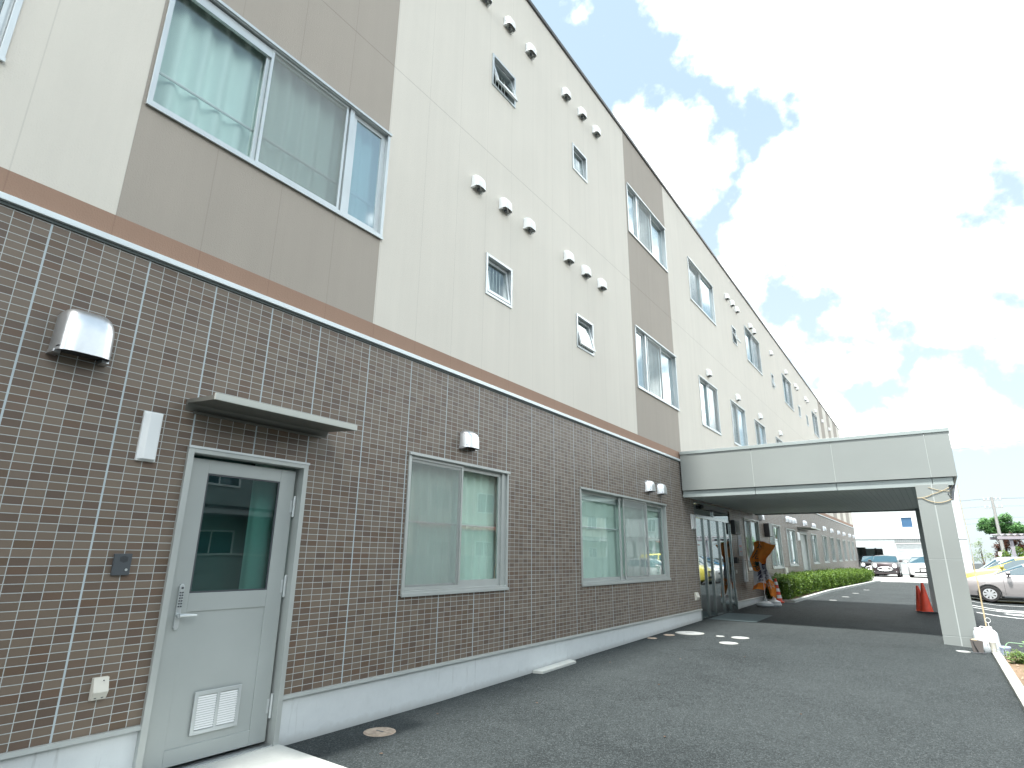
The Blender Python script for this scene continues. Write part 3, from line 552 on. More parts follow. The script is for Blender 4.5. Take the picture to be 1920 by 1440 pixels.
# awning over the door
def awning(y0, y1, z, dep=.40, par=B):
    A = empty('awning', (0, (y0+y1)/2, z)); A.parent = par; hw = (y1-y0)/2
    b = MB(); b.add([(0, -hw, .05), (0, hw, .05), (dep, hw, .028), (dep, -hw, .028), (dep, -hw, -.004), (dep, hw, -.004), (dep-.03, hw, -.004), (dep-.03, -hw, -.004), (.03, -hw, .02), (.03, hw, .02), (0, hw, -.03), (0, -hw, -.03)],
        [(0, 1, 2, 3), (3, 2, 5, 4), (4, 5, 6, 7), (7, 6, 9, 8), (8, 9, 10, 11), (0, 3, 4, 7, 8, 11), (1, 10, 9, 6, 5, 2)]); b.build('canopy_plate', M['awn'], A)
    b = MB(); b.box((dep+.0005, -hw-.004, -.008), (dep+.016, hw+.004, .040)); b.build('fascia', M['awnl'], A, bevel=.002)
    b = MB(); b.box((.001, -hw+.06, -.045), (.03, hw-.06, -.031)); b.build('wall_bracket', M['awn'], A)
awning(1.02, 2.28, 2.475, .40); awning(25.2, 27.6, 2.62, .5)
b = MB(); b.box((-.09, 25.5, .2), (-.05, 27.1, 2.5)); b.build('far_door', M['door'], B); b = MB(); rect_frame(b, 25.5, 27.1, .2, 2.5, -.045, .02, .09); b.build('far_door_frame', M['alug'], B)

# ---- entrance glazing
E_ = empty('entrance_doors', (0, 13.96, .1)); E_.parent = B
def EO(b, name, m, par=E_, **k): b.v = [(v[0], v[1]-13.96, v[2]-.1) for v in b.v]; return b.build(name, m, par, **k)
cols_ = [12.50, 13.10, 13.62, 14.32, 14.90, 15.42]
b = MB()
for k, y in enumerate(cols_):
    w = .045; a = min(max(y-w/2, 12.50), 15.42-w); b.box((-.06, a, .12), (.012, a+w, 2.32))
b.box((-.06, 12.50, 2.322), (.014, 15.42, 2.40)); b.box((-.05, 12.5, .08), (.014, 15.42, .119)); b.box((-.06, 12.5, 2.64), (.012, 15.42, 2.69)); b.box((-.06, 13.9, 2.402), (.01, 13.98, 2.638)); EO(b, 'frame', M['steeld'], bevel=.003)
for k in range(5):
    a, c = cols_[k]+.036+(.034 if k == 0 else 0), cols_[k+1]-.036-(.034 if k == 4 else 0); g = MB(); g.box((-.03, a, .17), (-.022, c, 2.32)); EO(g, 'pane', M['glassm'])
    b = MB(); b.box((-.045, a, .121), (-.012, c, .169)); EO(b, 'bottom_rail', M['steeld'])
g = MB(); g.box((-.03, 12.51, 2.401), (-.022, 13.89, 2.639)); g.box((-.03, 13.99, 2.401), (-.022, 15.41, 2.639)); EO(g, 'transom_pane', M['glassm'])
b = MB(); b.box((-2.4, 12.5, .05), (-.07, 15.4, .08)); EO(b, 'floor', M['recess'])
b = MB(); b.box((.001, 13.0, 2.55), (.07, 15.0, 2.63)); EO(b, 'sensor_bar', M['grey'])

# ---- small fittings on the wall: things of their own
def wall_lamp(y, z, h, w, label, m1='lampf', dark=False):
    t = empty('wall_lamp', (0, y, z), 0, label, 'lamp', 'wall lamps beside the doors')
    b = MB(); b.box((0, -w/2, 0), (.022, w/2, h)); b.build('back_plate', M['white'] if not dark else M['grey'], t, bevel=.003)
    b = MB(); a = w/2-.006; b.add([(.022, -a, .012), (.055, -a*.55, .012), (.055, a*.8, .012), (.022, a, .012), (.022, -a, h-.012), (.055, -a*.55, h-.012), (.055, a*.8, h-.012), (.022, a, h-.012)], [(0, 1, 2, 3), (7, 6, 5, 4), (0, 4, 5, 1), (1, 5, 6, 2), (2, 6, 7, 3)])
    b.build('diffuser', M['lamp'] if not dark else M['black'], t, bevel=.003)
wall_lamp(.81, 2.035, .345, .125, 'white angular wall lamp left of the service door')
wall_lamp(12.32, 2.05, .33, .20, 'white wall lamp at the left edge of the glass entrance')
wall_lamp(25.12, 2.13, .33, .30, 'white wall lamp beside the far awning door')
t = tag(empty('intercom', (0, .79, 1.29)), 'dark grey intercom with speaker slots left of the service door', 'intercom')
b = MB(); b.box((0, -.052, 0), (.022, .052, .135)); b.build('casing', M['grey'], t, bevel=.003)
b = MB()
for k in range(9): b.box((.0221, -.018+k*.0055, .078+.002*abs(k-4)), (.0228, -.0155+k*.0055, .122-.002*abs(k-4)))
b.build('speaker_slots', M['black'], t)
b = MB(); b.cyl((.022, .028, .034), .008, .004, 14, axis='x'); b.build('call_button', M['alu'], t)
t = tag(empty('outlet_cover', (0, .795, .565)), 'cream weatherproof outlet cover low on the tiles beside the door', 'outlet')
b = MB(); b.add([(0, -.042, 0), (0, .042, 0), (.03, .042, 0), (.03, -.042, 0), (.055, -.042, .045), (.055, .042, .045), (.03, .042, .125), (.03, -.042, .125), (0, .042, .125), (0, -.042, .125)], [(0, 1, 2, 3), (3, 2, 5, 4), (4, 5, 6, 7), (7, 6, 8, 9), (0, 3, 4, 7, 9), (1, 8, 6, 5, 2), (0, 9, 8, 1)]); b.build('cover', M['cream'], t, bevel=.002)
for p_, q_ in (((.0385, .01, .108), .004), ((.032, -.02, .016), .008), ((.032, .018, .016), .008)): b = MB(); b.cyl(p_, q_, .006, 10, axis='x'); b.build('screw', M['grey'], t)
t = tag(empty('outlet_cover', (0, 12.2, .56)), 'white outlet cover low on the tiles left of the glass entrance', 'outlet')
b = MB(); b.add([(0, -.09, 0), (0, .09, 0), (.03, .09, 0), (.03, -.09, 0), (.06, -.09, .06), (.06, .09, .06), (.02, .09, .16), (.02, -.09, .16), (0, .09, .16), (0, -.09, .16)], [(0, 1, 2, 3), (3, 2, 5, 4), (4, 5, 6, 7), (7, 6, 8, 9), (0, 3, 4, 7, 9), (1, 8, 6, 5, 2), (0, 9, 8, 1)]); b.build('cover', M['cream'], t)
t = tag(empty('outlet_cover', (0, 21.9, .80)), 'white socket box with a symbol above the near end of the hedge', 'outlet')
b = MB(); b.box((0, -.19, 0), (.06, .19, .34)); b.build('cover', M['cream'], t, bevel=.006); b = MB(); b.lathe((.0605, .0, .09), [(.08, 0), (.08, .004), (.05, .005)], 14, 'x'); b.build('symbol', M['grey'], t)
def plate(name, y0, y1, z0, z1, d, m, label, cat, extra=None):
    t = tag(empty(name, (0, (y0+y1)/2, z0)), label, cat); b = MB(); b.box((0, -(y1-y0)/2, 0), (d, (y1-y0)/2, z1-z0)); b.build('body', M[m], t, bevel=.004)
    return t
t = plate('speaker_box', 15.50, 15.98, 2.05, 2.42, .10, 'grey', 'dark speaker box high beside the glass entrance, above the notice', 'speaker'); b = MB(); b.box((.101, -.15, .04), (.11, .2, .33)); b.build('front_grille', M['recess'], t)
t = plate('notice', 16.02, 16.40, 1.49, 2.08, .012, 'paper', 'white paper notice with blue and red lines right of the entrance', 'notice')
for name, rows, m in (('blue_print', [(.50, .30), (.46, .22), (.40, .28), (.36, .26), (.32, .30), (.22, .24), (.18, .28)], 'bluepot'), ('red_print', [(.27, .24), (.24, .20), (.12, .16)], 'red')):
    b = MB()
    for z, w in rows:
        y = -w/2
        while y < w/2: l_ = random.uniform(.02, .05); b.box((.0125, y, z), (.0132, y+l_, z+.014)); y += l_+.012
    b.build(name, M[m], t)
t = plate('mail_slot', 16.30, 16.55, .82, 1.42, .05, 'steel', 'tall brushed steel pillar box below the notice', 'post box'); b = MB(); b.box((.051, -.06, .06), (.056, .06, .54)); b.build('door', M['alug'], t); b = MB(); b.box((.051, -.09, .555), (.058, .09, .58)); b.build('slot', M['black'], t)
t = plate('door_phone', 15.47, 15.62, 1.31, 1.46, .09, 'black', 'black door phone camera at the right jamb of the entrance', 'door phone'); b = MB(); b.cyl((.09, 0, .09), .03, .02, 14, axis='x'); b.build('lens', M['grey'], t)
t = plate('switch_plate', 15.52, 15.66, 1.05, 1.14, .012, 'cream', 'small white switch plate low right of the entrance', 'switch'); b = MB(); b.box((.0121, -.02, .025), (.018, .02, .065)); b.build('key', M['white'], t)
t = plate('wall_sign', 19.3, 19.72, 2.10, 2.52, .16, 'black', 'dark box shaped sign projecting from the wall behind the banner', 'sign'); b = MB(); b.box((.161, -.19, .02), (.17, .19, .40)); b.build('face', M['recess'], t)
t = plate('conduit_cover', 22.9, 23.0, .62, .78, .05, 'cream', 'tiny white cover on the wall just above the hedge', 'cover'); b = MB(); b.box((.051, -.03, .03), (.056, .03, .12)); b.build('lid', M['white'], t)

# ================================================================== ENTRANCE CANOPY
CY0, CY1, CX = 11.70, 18.20, 4.90
Cn = empty('entrance_canopy', (2.4, 11.7, 0), 0, 'flat grey panelled entrance canopy standing on square columns', 'canopy')
def CO(b, name, m, par=Cn, **k): b.v = [(v[0]-2.4, v[1]-11.7, v[2]) for v in b.v]; return b.build(name, m, par, **k)
seams = [.036, 1.545, 3.03, 4.53, CX]
for k in range(4):   # cladding panels of the front fascia, 8 mm joints
    b = MB(); b.box((seams[k]+.004, CY0, 2.845), (seams[k+1]-.004, CY0+.04, 3.635)); CO(b, 'fascia_panel', M['canopy'], bevel=.003)
    b = MB(); b.box((seams[k]+.004, CY0+.035, 2.70), (min(seams[k+1], 4.83)-.004, CY0+.07, 2.838)); CO(b, 'soffit_trim', M['canopyl'], bevel=.003)
ys = [CY0+.041, 13.3, 14.9, 16.5, CY1]
for k in range(4):
    b = MB(); b.box((CX-.04, ys[k]+.004, 2.845), (CX-.001, ys[k+1]-.004, 3.635)); CO(b, 'side_panel', M['canopy'], bevel=.003)
    b = MB(); b.box((4.79, ys[k]+.034, 2.70), (4.828, ys[k+1]-.004, 2.838)); CO(b, 'soffit_trim', M['canopyl'], bevel=.003)
b = MB(); b.box((.036, CY1-.04, 2.845), (CX-.042, CY1-.001, 3.635)); b.box((.036, CY1-.075, 2.70), (4.785, CY1-.045, 2.838)); CO(b, 'rear_fascia', M['canopy'])
b = MB(); b.box((.037, CY0+.004, 2.85), (CX-.005, CY1-.005, 3.60)); CO(b, 'core', M['seal'])
b = MB(); b.box((.037, CY0+.17, 3.601), (CX-.15, CY1-.15, 3.62)); CO(b, 'bounce_cut_sheet', mat('dark bounce cutting grey', (.13,.14,.14), .85, var=.15))  # unseen dark sheet added on top to cut sun bounce onto the wall
b = MB(); rect_frame(b, 0, 1, 0, 1, 0, 1, .1) if False else None
b.box((.036, CY0-.018, 3.637), (CX+.014, CY0+.16, 3.705)); b.box((CX-.14, CY0+.162, 3.637), (CX+.014, CY1+.014, 3.705)); b.box((.036, CY1-.14, 3.637), (CX-.142, CY1+.014, 3.705)); CO(b, 'coping', M['canopyl'], bevel=.004)
def soffit_mat():
    m, t, p = newmat('ribbed soffit board'); g = NG(t); L = t.links.new
    geo = t.nodes.new('ShaderNodeNewGeometry'); sp_ = t.nodes.new('ShaderNodeSeparateXYZ'); L(geo.outputs['Position'], sp_.inputs[0])
    j = g.m('LESS_THAN', g.m('PINGPONG', sp_.outputs['X'], .05), .004)
    L(g.mix(g.m('MULTIPLY', j, .6), (.72, .78, .75), (.48, .53, .51)), p.inputs['Base Color']); p.inputs['Roughness'].default_value = .6
    bp = t.nodes.new('ShaderNodeBump'); bp.inputs['Distance'].default_value = .004; L(g.m('SUBTRACT', 1, j), bp.inputs['Height']); L(bp.outputs[0], p.inputs['Normal']); return m
b = MB(); b.box((.014, CY0+.072, 2.735), (4.788, CY1-.077, 2.75)); CO(b, 'soffit', soffit_mat())
def column(x0, x1, y0, y1, zt=2.733):
    z0 = G(y0, (x0+x1)/2)-.08; c = empty('column', (0, 0, 0)); c.parent = Cn; c.location = ((x0+x1)/2-2.4, (y0+y1)/2-11.7, 0)
    hx, hy = (x1-x0)/2, (y1-y0)/2; zs = [z0, .235, 1.455, zt]
    b = MB(); b.box((-hx+.003, -hy+.003, z0), (hx-.003, hy-.003, zt)); b.build('core', M['seal'], c)
    for k in range(3):
        for a, d in ((-hx, -.008), (.008, hx)):
            b = MB(); b.box((a, -hy, zs[k]+.004), (d, -hy+.009, zs[k+1]-.004)); b.build('cladding', M['canopy'], c, bevel=.002)
            b = MB(); b.box((a, hy-.009, zs[k]+.004), (d, hy, zs[k+1]-.004)); b.build('cladding', M['canopy'], c, bevel=.002)
        for x in (-hx, hx-.009):
            b = MB(); b.box((x, -hy+.0095, zs[k]+.004), (x+.009, hy-.0095, zs[k+1]-.004)); b.build('cladding', M['canopy'], c, bevel=.002)
column(4.265, 4.745, 11.55+.18, 12.20); column(4.12, 4.60, 17.66, 18.11)
b = MB(); b.tube([(4.80, CY0+.10, 2.73), (4.72, CY0+.03, 2.55), (4.755, CY0+.03, 2.45)], .012); b.tube([(4.835, CY0+.10, 2.72), (4.80, CY0+.06, 2.60), (4.762, CY0+.04, 2.44)], .018); CO(b, 'drain_bracket', M['grey'])
# straw string tied round the near column and running down to the water tank
def sag(a, c, s, n=12): return [tuple(Vector(a).lerp(Vector(c), i/n)-Vector((0, 0, s*4*(i/n)*(1-i/n)))) for i in range(n+1)]
b = MB(); b.tube(sag((4.262, 11.72, 2.50), (4.50, 11.72, 2.56), .02)[:]+sag((4.50, 11.72, 2.56), (4.75, 11.72, 2.66), .01)[1:], .005, 5); b.tube(sag((4.34, 11.718, 2.50), (4.752, 11.718, 2.46), .07), .006, 5); b.tube(sag((4.45, 11.722, 2.68), (4.752, 11.722, 2.60), .02), .004, 5)
tag(b.build('string', M['rope']), 'straw coloured string tied round the top of the near column', 'string')
b = MB(); b.tube([(4.868, 11.62, 2.72), (4.862, 11.6, 2.2), (4.877, 11.6, 1.80), (4.874, 11.6, 1.5)], .004, 5); b.tube([(4.874, 11.6, 1.5), (4.862, 11.6, 1.24), (4.872, 11.56, 1.12), (4.868, 11.55, .8), (4.865, 11.52, .6), (4.862, 11.5, .395)], [.005, .009, .010, .011, .011, .010], 6)
tag(b.build('rope', M['rope']), 'long straw rope hanging from the canopy corner down to the white water tank', 'rope')

# ================================================================== YARD THINGS
def flat_disc(name, x, y, r, m, label, cat, dz=.0):
    z = G(y, x); t = tag(empty(name, (x, y, z)), label, cat); b = MB(); b.cyl((0, 0, -.02), r, .023+dz, 28); b.build('rim', M['kerb'] if m != 'rusty' else M['rusty'], t)
    b = MB(); b.lathe((0, 0, .0035+dz), [(r*.86, 0), (r*.86, .003), (r*.80, .004)], 28); b.build('lid', M[m], t)
    b = MB(); b.box((-r*.3, -.008, .0077+dz), (r*.3, .008, .0095+dz)); b.build('lift_slot', M['grey'], t)
for a in [(.30, 2.90, .135, 'rusty', 'large rust coloured cover in the asphalt nearest the service door'),
          (.42, 10.42, .26, 'manh', 'largest white round cover, on the asphalt in front of the glass entrance'), (1.0, 10.33, .075, 'manh', 'tiny white cover in the row in front of the entrance canopy'), (1.34, 10.36, .15, 'manh', 'white round cover farther right in the row before the canopy'), (1.34, 9.63, .15, 'manh', 'white round cover nearest the camera before the canopy'),
          (.20, 9.95, .10, 'rusty', 'middle sized rusty cover beside the largest white cover'), (.10, 9.40, .085, 'rusty', 'small rusty cover closest to the plinth before the entrance'), (4.49, 11.10, .10, 'manh', 'white round cover at the foot of the near canopy column'),
          (1.62, 19.95, .11, 'manh', 'near white cover on the sunlit drive beyond the canopy'), (1.78, 21.6, .11, 'manh', 'second white cover on the drive beside the hedge'), (1.88, 23.6, .11, 'manh', 'third white cover on the drive beside the hedge'), (1.97, 26.5, .11, 'manh', 'farthest white cover on the drive beside the hedge')]:
    flat_disc('ground_cover', *a[:3], a[3], a[4], 'cover')
b = MB(); b.add([(0, 5.72, -.05), (.13, 5.76, -.05), (.13, 6.62, -.05), (0, 6.66, -.05), (0, 5.72, .062), (.13, 5.76, .055), (.13, 6.62, .07), (0, 6.66, .078)], [(0, 3, 2, 1), (4, 5, 6, 7), (0, 1, 5, 4), (1, 2, 6, 5), (2, 3, 7, 6), (3, 0, 4, 7)])
tag(b.build('concrete_block', M['conc'], bevel=.006), 'low white concrete block against the plinth below the right window', 'block')
b = MB(); b.add([(-.05, .75, -.05), (1.1, .75, -.05), (1.1, 2.10, -.05), (-.05, 2.13, -.05), (-.05, .75, .034), (1.1, .75, .03), (1.1, 2.10, .03), (-.05, 2.13, .034)], [(0, 3, 2, 1), (4, 5, 6, 7), (0, 1, 5, 4), (1, 2, 6, 5), (2, 3, 7, 6), (3, 0, 4, 7)])
tag(b.build('doorstep', M['conc'], bevel=.006), 'white concrete doorstep slab under the service door', 'step')
b = MB(); b.grid([[(.06+1.0*i/6, 12.75+1.6*j/6, G(12.75+1.6*j/6)+.012) for j in range(7)] for i in range(7)]); b.grid([[(.06+1.0*i/6, 12.75+1.6*j/6, G(12.75+1.6*j/6)-.01) for j in range(7)] for i in range(7)])
tag(b.build('doormat', M['mat_']), 'wide grey green doormat in front of the glass entrance', 'doormat')

def cone(x, y, h, label, stripes=False, base=True, lean=0, group=None):
    z = G(y, x); t = tag(empty('traffic_cone', (x, y, z)), label, 'cone', group); t.rotation_euler = (0, lean, random.random())
    if base: b = MB(); b.box((-.18, -.18, .0), (.18, .18, .025)); b.build('base', M['red'] if stripes else M['black'], t, bevel=.008)
    b = MB(); N = 7; zs = [.025+(h-.025)*k/N for k in range(N+1)]; rr = [.135-(.135-.028)*(k/N) for k in range(N+1)]
    b.lathe((0, 0, 0), [(rr[0]+.012, .026)]+[(r, max(q, .03)) for r, q in zip(rr, zs)], 24); b.build('body', M['red'], t, smooth=True)
    if stripes:
        for k in (1, 3, 5):
            b = MB(); f0, f1 = k/N, (k+1)/N; b.lathe((0, 0, 0), [(.135-.107*f0+.002, .025+(h-.025)*f0), (.135-.107*f1+.002, .025+(h-.025)*f1)], 24); b.build('reflective_band', M['white'], t, smooth=True)
    else: b = MB(); b.lathe((0, 0, 0), [(.024, h), (.020, h+.02)], 14); b.build('tip', M['red'], t)
    return t
cone(.40, 18.22, .66, 'red and white striped cone at the near end of the hedge', True)
cone(3.99, 17.5, .68, 'right hand, taller cone of the two plain red cones beside the rear column'); c_ = cone(3.90, 17.62, .60, lean=-.05, label= 'left hand, lower cone of the two plain red cones beside the rear column', base=False)

# banner on its weighted stand
FX, FY = .40, 16.72; FZ = G(FY)
t = tag(empty('banner_flag', (FX, FY, FZ)), 'orange and white advertising banner curled round its pole by the entrance', 'banner')
b = MB(); b.tube([(0, 0, .1), (.0, 0, .9), (.01, 0, 1.75)], .011, 8); b.tube([(.01, 0, 1.72), (.44, .05, 1.62)], .008, 6); b.build('pole', M['white'], t)
def strand(u, v, off=0., ww=.30, k=0):   # cloth: v 0 top..1 bottom, u 0..1 across
    pts = [(-.02, 1.70, .30), (.02, 1.47, .42), (-.14, 1.22, .34), (-.10, .95, .26), (-.10, .72, .30), (-.12, .56, .34), (-.16, .42, .34)] if k == 0 else [(.14, 1.66, .52), (.12, 1.47, .34), (.06, 1.25, .20), (.06, 1.0, .17), (.12, .78, .19), (.20, .55, .22), (.24, .24, .14)]
    s = v*(len(pts)-1); i = min(int(s), len(pts)-2); f = s-i; f = f*f*(3-2*f) if False else f
    x, z, w = [a+(c-a)*f for a, c in zip(pts[i], pts[i+1])]
    a = (.5+1.1*math.sin(v*5+k*2))
    dx = (u-.5)*w; y = .05*math.sin(u*6+v*9+k)+.06*math.sin(v*4+k)+(k*-.06)+off + abs(u-.5)*.12*math.cos(v*7)
    return (x+dx, y, z+.05*math.sin(u*5+v*6)*(1-abs(v-.5)) + (-.06 if k else .05)*(u-.5))
def cloth(k, v0, v1, name, m, off=0):
    b = MB(); b.grid([[strand(i/10, v0+(v1-v0)*j/16, off, k=k) for j in range(17)] for i in range(11)]); return b.build(name, M[m], t, smooth=True)
cloth(0, 0, .50, 'banner_cloth', 'orange'); cloth(0, .50, .82, 'banner_cloth', 'clothw'); cloth(0, .82, 1, 'banner_cloth', 'orange')
cloth(1, 0, .42, 'banner_cloth', 'orange'); cloth(1, .42, .74, 'banner_cloth', 'clothw'); cloth(1, .74, 1, 'banner_cloth', 'orange')
def cloth_text(txt, k, u0, u1, v0, v1, m, name):
    cu = bpy.data.curves.new('txt', 'FONT'); cu.body = txt; cu.size = 1; cu.align_x = 'LEFT'; cu.resolution_u = 3
    o = bpy.data.objects.new('txt', cu); me = bpy.data.meshes.new_from_object(o); bpy.data.objects.remove(o)
    if not len(me.vertices): return
    vs = np.array([v.co[:] for v in me.vertices]); mn, mx_ = vs.min(0), vs.max(0); d = np.maximum(mx_-mn, 1e-6)
    b = MB(); b.add([strand(u0+(u1-u0)*(v[0]-mn[0])/d[0], v0+(v1-v0)*(1-(v[1]-mn[1])/d[1]), -.012, k=k) for v in vs], [tuple(p.vertices) for p in me.polygons]); bpy.data.meshes.remove(me)
    b.build(name, M[m], t)
for ch, k, a, c, d, e, m in [('入', 0, .18, .8, .02, .15, 'clothg'), ('居', 0, .15, .85, .17, .31, 'clothg'), ('者', 0, .15, .8, .34, .48, 'clothg'), ('見', 1, .12, .9, .43, .53, 'navy'), ('学', 1, .12, .9, .545, .64, 'navy'), ('会', 1, .12, .9, .65, .73, 'navy'),
                             ('募', 0, .3, .85, .52, .61, 'navy'), ('集', 0, .3, .85, .62, .71, 'navy'), ('中', 0, .35, .85, .72, .80, 'navy'), ('中', 1, .15, .85, .78, .90, 'clothw')]:
    try: cloth_text(ch, k, a, c, d, e, m, 'lettering')
    except Exception as ex: print('text', ex)
b = MB(); b.lathe((0, 0, .0), [(.20, .0), (.235, .03), (.225, .085), (.15, .12), (.05, .135), (.035, .20), (.02, .22)], 20); b.build('water_base', M['tank'], t, smooth=True)
b = MB(); b.lathe((.2, .1, .0), [(.15, .0), (.18, .04), (.16, .13), (.06, .17), (.03, .24)], 16); t2 = tag(b.build('sand_weight', M['tank'], smooth=True, loc=(FX, FY, FZ)), 'smaller white water weight behind the banner base', 'weight')

# water tank and pots at the column foot
def at(name, x, y, label, cat, dz=0): return tag(empty(name, (x, y, G(y, x)+dz)), label, cat)
t = at('water_tank', 4.83, 11.45, 'white plastic water tank with a wire ring at the column foot', 'water tank')
b = MB(); P = []
for k, (z, hx, hy) in enumerate([(0, .155, .10), (.02, .165, .11), (.14, .165, .112), (.15, .160, .107), (.24, .160, .107), (.30, .150, .10), (.335, .115, .075), (.345, .06, .05)]):
    row = []
    for i in range(33):
        a = 2*math.pi*i/32; c, s_ = math.cos(a), math.sin(a); row.append((hx*math.copysign(abs(c)**.45, c), hy*math.copysign(abs(s_)**.45, s_), z))
    P.append(row)
b.grid(P); b.add(P[-1][:-1], [tuple(range(32))]); b.build('body', M['tank'], t, smooth=True, weld=True)
b = MB(); b.lathe((.06, 0, .335), [(.04, 0), (.04, .035), (.036, .045)], 18); b.build('cap', M['white'], t)
b = MB(); b.lathe((-.10, 0, .325), [(.034, 0), (.034, .02), (.02, .03)], 14); b.tube([(-.07, 0, .345), (-.04, 0, .375), (.0, 0, .372), (.025, 0, .345)], .010, 6); b.build('carry_handle', M['white'], t, smooth=True)
ring = [(.065+.035*math.cos(a), 0, .475+.035*math.sin(a)) for a in [(-math.pi/2)+2*math.pi*i/18 for i in range(19)]]
b = MB(); b.tube([(.065, 0, .37), (.065, 0, .44)]+ring, .0035, 6); b.build('wire_ring', M['white'], t)
t = at('bucket', 4.69, 11.22, 'small dark square bucket holding a pale lump, left of the tank', 'bucket')
b = MB(); b.add([(-.065, -.06, .01), (.065, -.06, .01), (.065, .06, .01), (-.065, .06, .01), (-.08, -.07, .19), (.08, -.07, .17), (.08, .07, .17), (-.08, .07, .19), (-.07, -.06, .185), (.07, -.06, .165), (.07, .06, .165), (-.07, .06, .185), (-.06, -.05, .05), (.06, -.05, .05), (.06, .05, .05), (-.06, .05, .05)], [(0, 3, 2, 1), (0, 1, 5, 4), (1, 2, 6, 5), (2, 3, 7, 6), (3, 0, 4, 7), (4, 5, 9, 8), (5, 6, 10, 9), (6, 7, 11, 10), (7, 4, 8, 11), (8, 9, 13, 12), (9, 10, 14, 13), (10, 11, 15, 14), (11, 8, 12, 15), (12, 13, 14, 15)]); b.build('shell', M['box'], t)
b = MB(); b.lathe((-.03, -.02, .155), [(.01, 0), (.04, .015), (.038, .035), (.01, .045)], 12); b.build('sponge', M['rope'], t, smooth=True)
b = MB(); b.tube([(-.045, -.07, .165), (-.03, -.075, .10), (.0, -.072, .02)], .007, 6); b.build('strap', M['black'], t)
b = MB(); b.lathe((0, -.0, .0), [(.10, 0), (.105, .006), (.09, .01)], 20); b.build('saucer', M['grey'], t)
t = at('pitcher', 4.885, 11.18, 'cream patterned pitcher with a handle on the kerb end', 'pitcher', .05)
b = MB(); b.lathe((0, 0, 0), [(.034, 0), (.036, .01), (.045, .12), (.05, .135), (.044, .132), (.038, .03)], 20); b.build('body', M['cream'], t, smooth=True)
for s_ in (-1, 1): b = MB(); b.tube([(s_*.044, 0, .12), (s_*.066, 0, .115), (s_*.064, 0, .07), (s_*.042, 0, .05)], .006, 6); b.build('handle', M['white'], t, smooth=True)
t = at('planter_pot', 5.02, 11.15, 'pale blue plastic pot between the tank and the leafy bed', 'pot')
b = MB(); b.lathe((0, 0, 0), [(.045, 0), (.05, .01), (.066, .13), (.076, .135), (.074, .15), (.062, .148), (.055, .04)], 20); b.build('body', M['bluepot'], t, smooth=True)
b = MB(); b.lathe((0, 0, .09), [(.055, 0), (.058, .012)], 16); b.build('soil', M['soil'], t)
t = at('planter_pot', 5.24, 9.10, 'terracotta pot lying low in the garden bed at the right edge', 'pot')
b = MB(); b.lathe((0, 0, 0), [(.08, 0), (.085, .01), (.115, .12), (.13, .125), (.13, .155), (.11, .15), (.10, .05)], 22); b.build('body', M['terra'], t, smooth=True); b = MB(); b.lathe((0, 0, .11), [(.10, 0), (.105, .015)], 16); b.build('soil', M['soil'], t)
b = MB(); b.tube([(4.985, 10.75, G(11)-.05), (4.985, 10.75, .19)], .007, 6); tag(b.build('plant_stake', M['grey']), 'thin dark stake standing at the near corner of the leafy bed', 'stake')
b = MB(); b.tube([(4.985, 10.75, .2), (5.03, 10.8, .27), (5.06, 10.82, .29), (5.5, 10.7, .285), (5.56, 10.7, .24), (5.57, 10.7, -.05)], .006, 6); tag(b.build('plant_hoop', mat('green coated wire', (.22, .38, .24), .5)), 'green bent hoop arching over the leafy bed', 'hoop')
# kerb stones beside the bed, one mesh per stone
for k in range(14):
    y1 = 11.55-k*.605; y0 = y1-.598; b = MB(); z = max(G(y0, 4.9), 0)
    b.box((4.855, y0, -.10), (4.965, y1, z+.052)); tag(b.build('kerb_stone', M['kerb'], bevel=.006), 'pale concrete kerb stone edging the garden bed', kind='structure')
b = MB(); nx, ny = 12, 60; b.grid([[(4.97+.9*i/nx, 2.0+9.2*j/ny, max(G(2+9.2*j/ny, 5.2), 0)+.03+.02*math.sin(i*2.1+j*1.3)*math.sin(j*.7)) for j in range(ny+1)] for i in range(nx+1)]); tag(b.build('garden_bed', M['soil'], smooth=True), 'strip of bare soil in the garden bed', kind='structure')
def leaf_cloud(name, centers, m, parent=None, size=.03, n=100, label=None, cat=None, flat=.5, rngk=None, **kw):
    "many small folded leaves; centers = array of points"
    C = np.asarray(centers); N = len(C); th = rng.uniform(0, 2*np.pi, N); ph = rng.normal(0, flat, N); s = size*rng.uniform(.6, 1.3, N)
    d = np.stack([np.cos(th)*np.cos(ph), np.sin(th)*np.cos(ph), np.sin(ph)], 1); w = np.stack([-np.sin(th), np.cos(th), rng.normal(0, .4, N)], 1); w /= np.linalg.norm(w, axis=1)[:, None]
    s = s[:, None]; V = np.stack([C, C+d*s*.5+w*s*.32, C+d*s, C+d*s*.5-w*s*.32], 1).reshape(-1, 3)
    me = bpy.data.meshes.new(name); me.vertices.add(4*N); me.vertices.foreach_set('co', V.ravel()); me.loops.add(4*N); me.loops.foreach_set('vertex_index', np.arange(4*N)); me.polygons.add(N); me.polygons.foreach_set('loop_start', np.arange(0, 4*N, 4)); me.polygons.foreach_set('loop_total', np.full(N, 4)); me.update(); me.validate()
    me.materials.append(M[m]); o = bpy.data.objects.new(name, me); col.objects.link(o)
    if parent is not None: o.parent = parent
    return tag(o, label, cat, **kw)
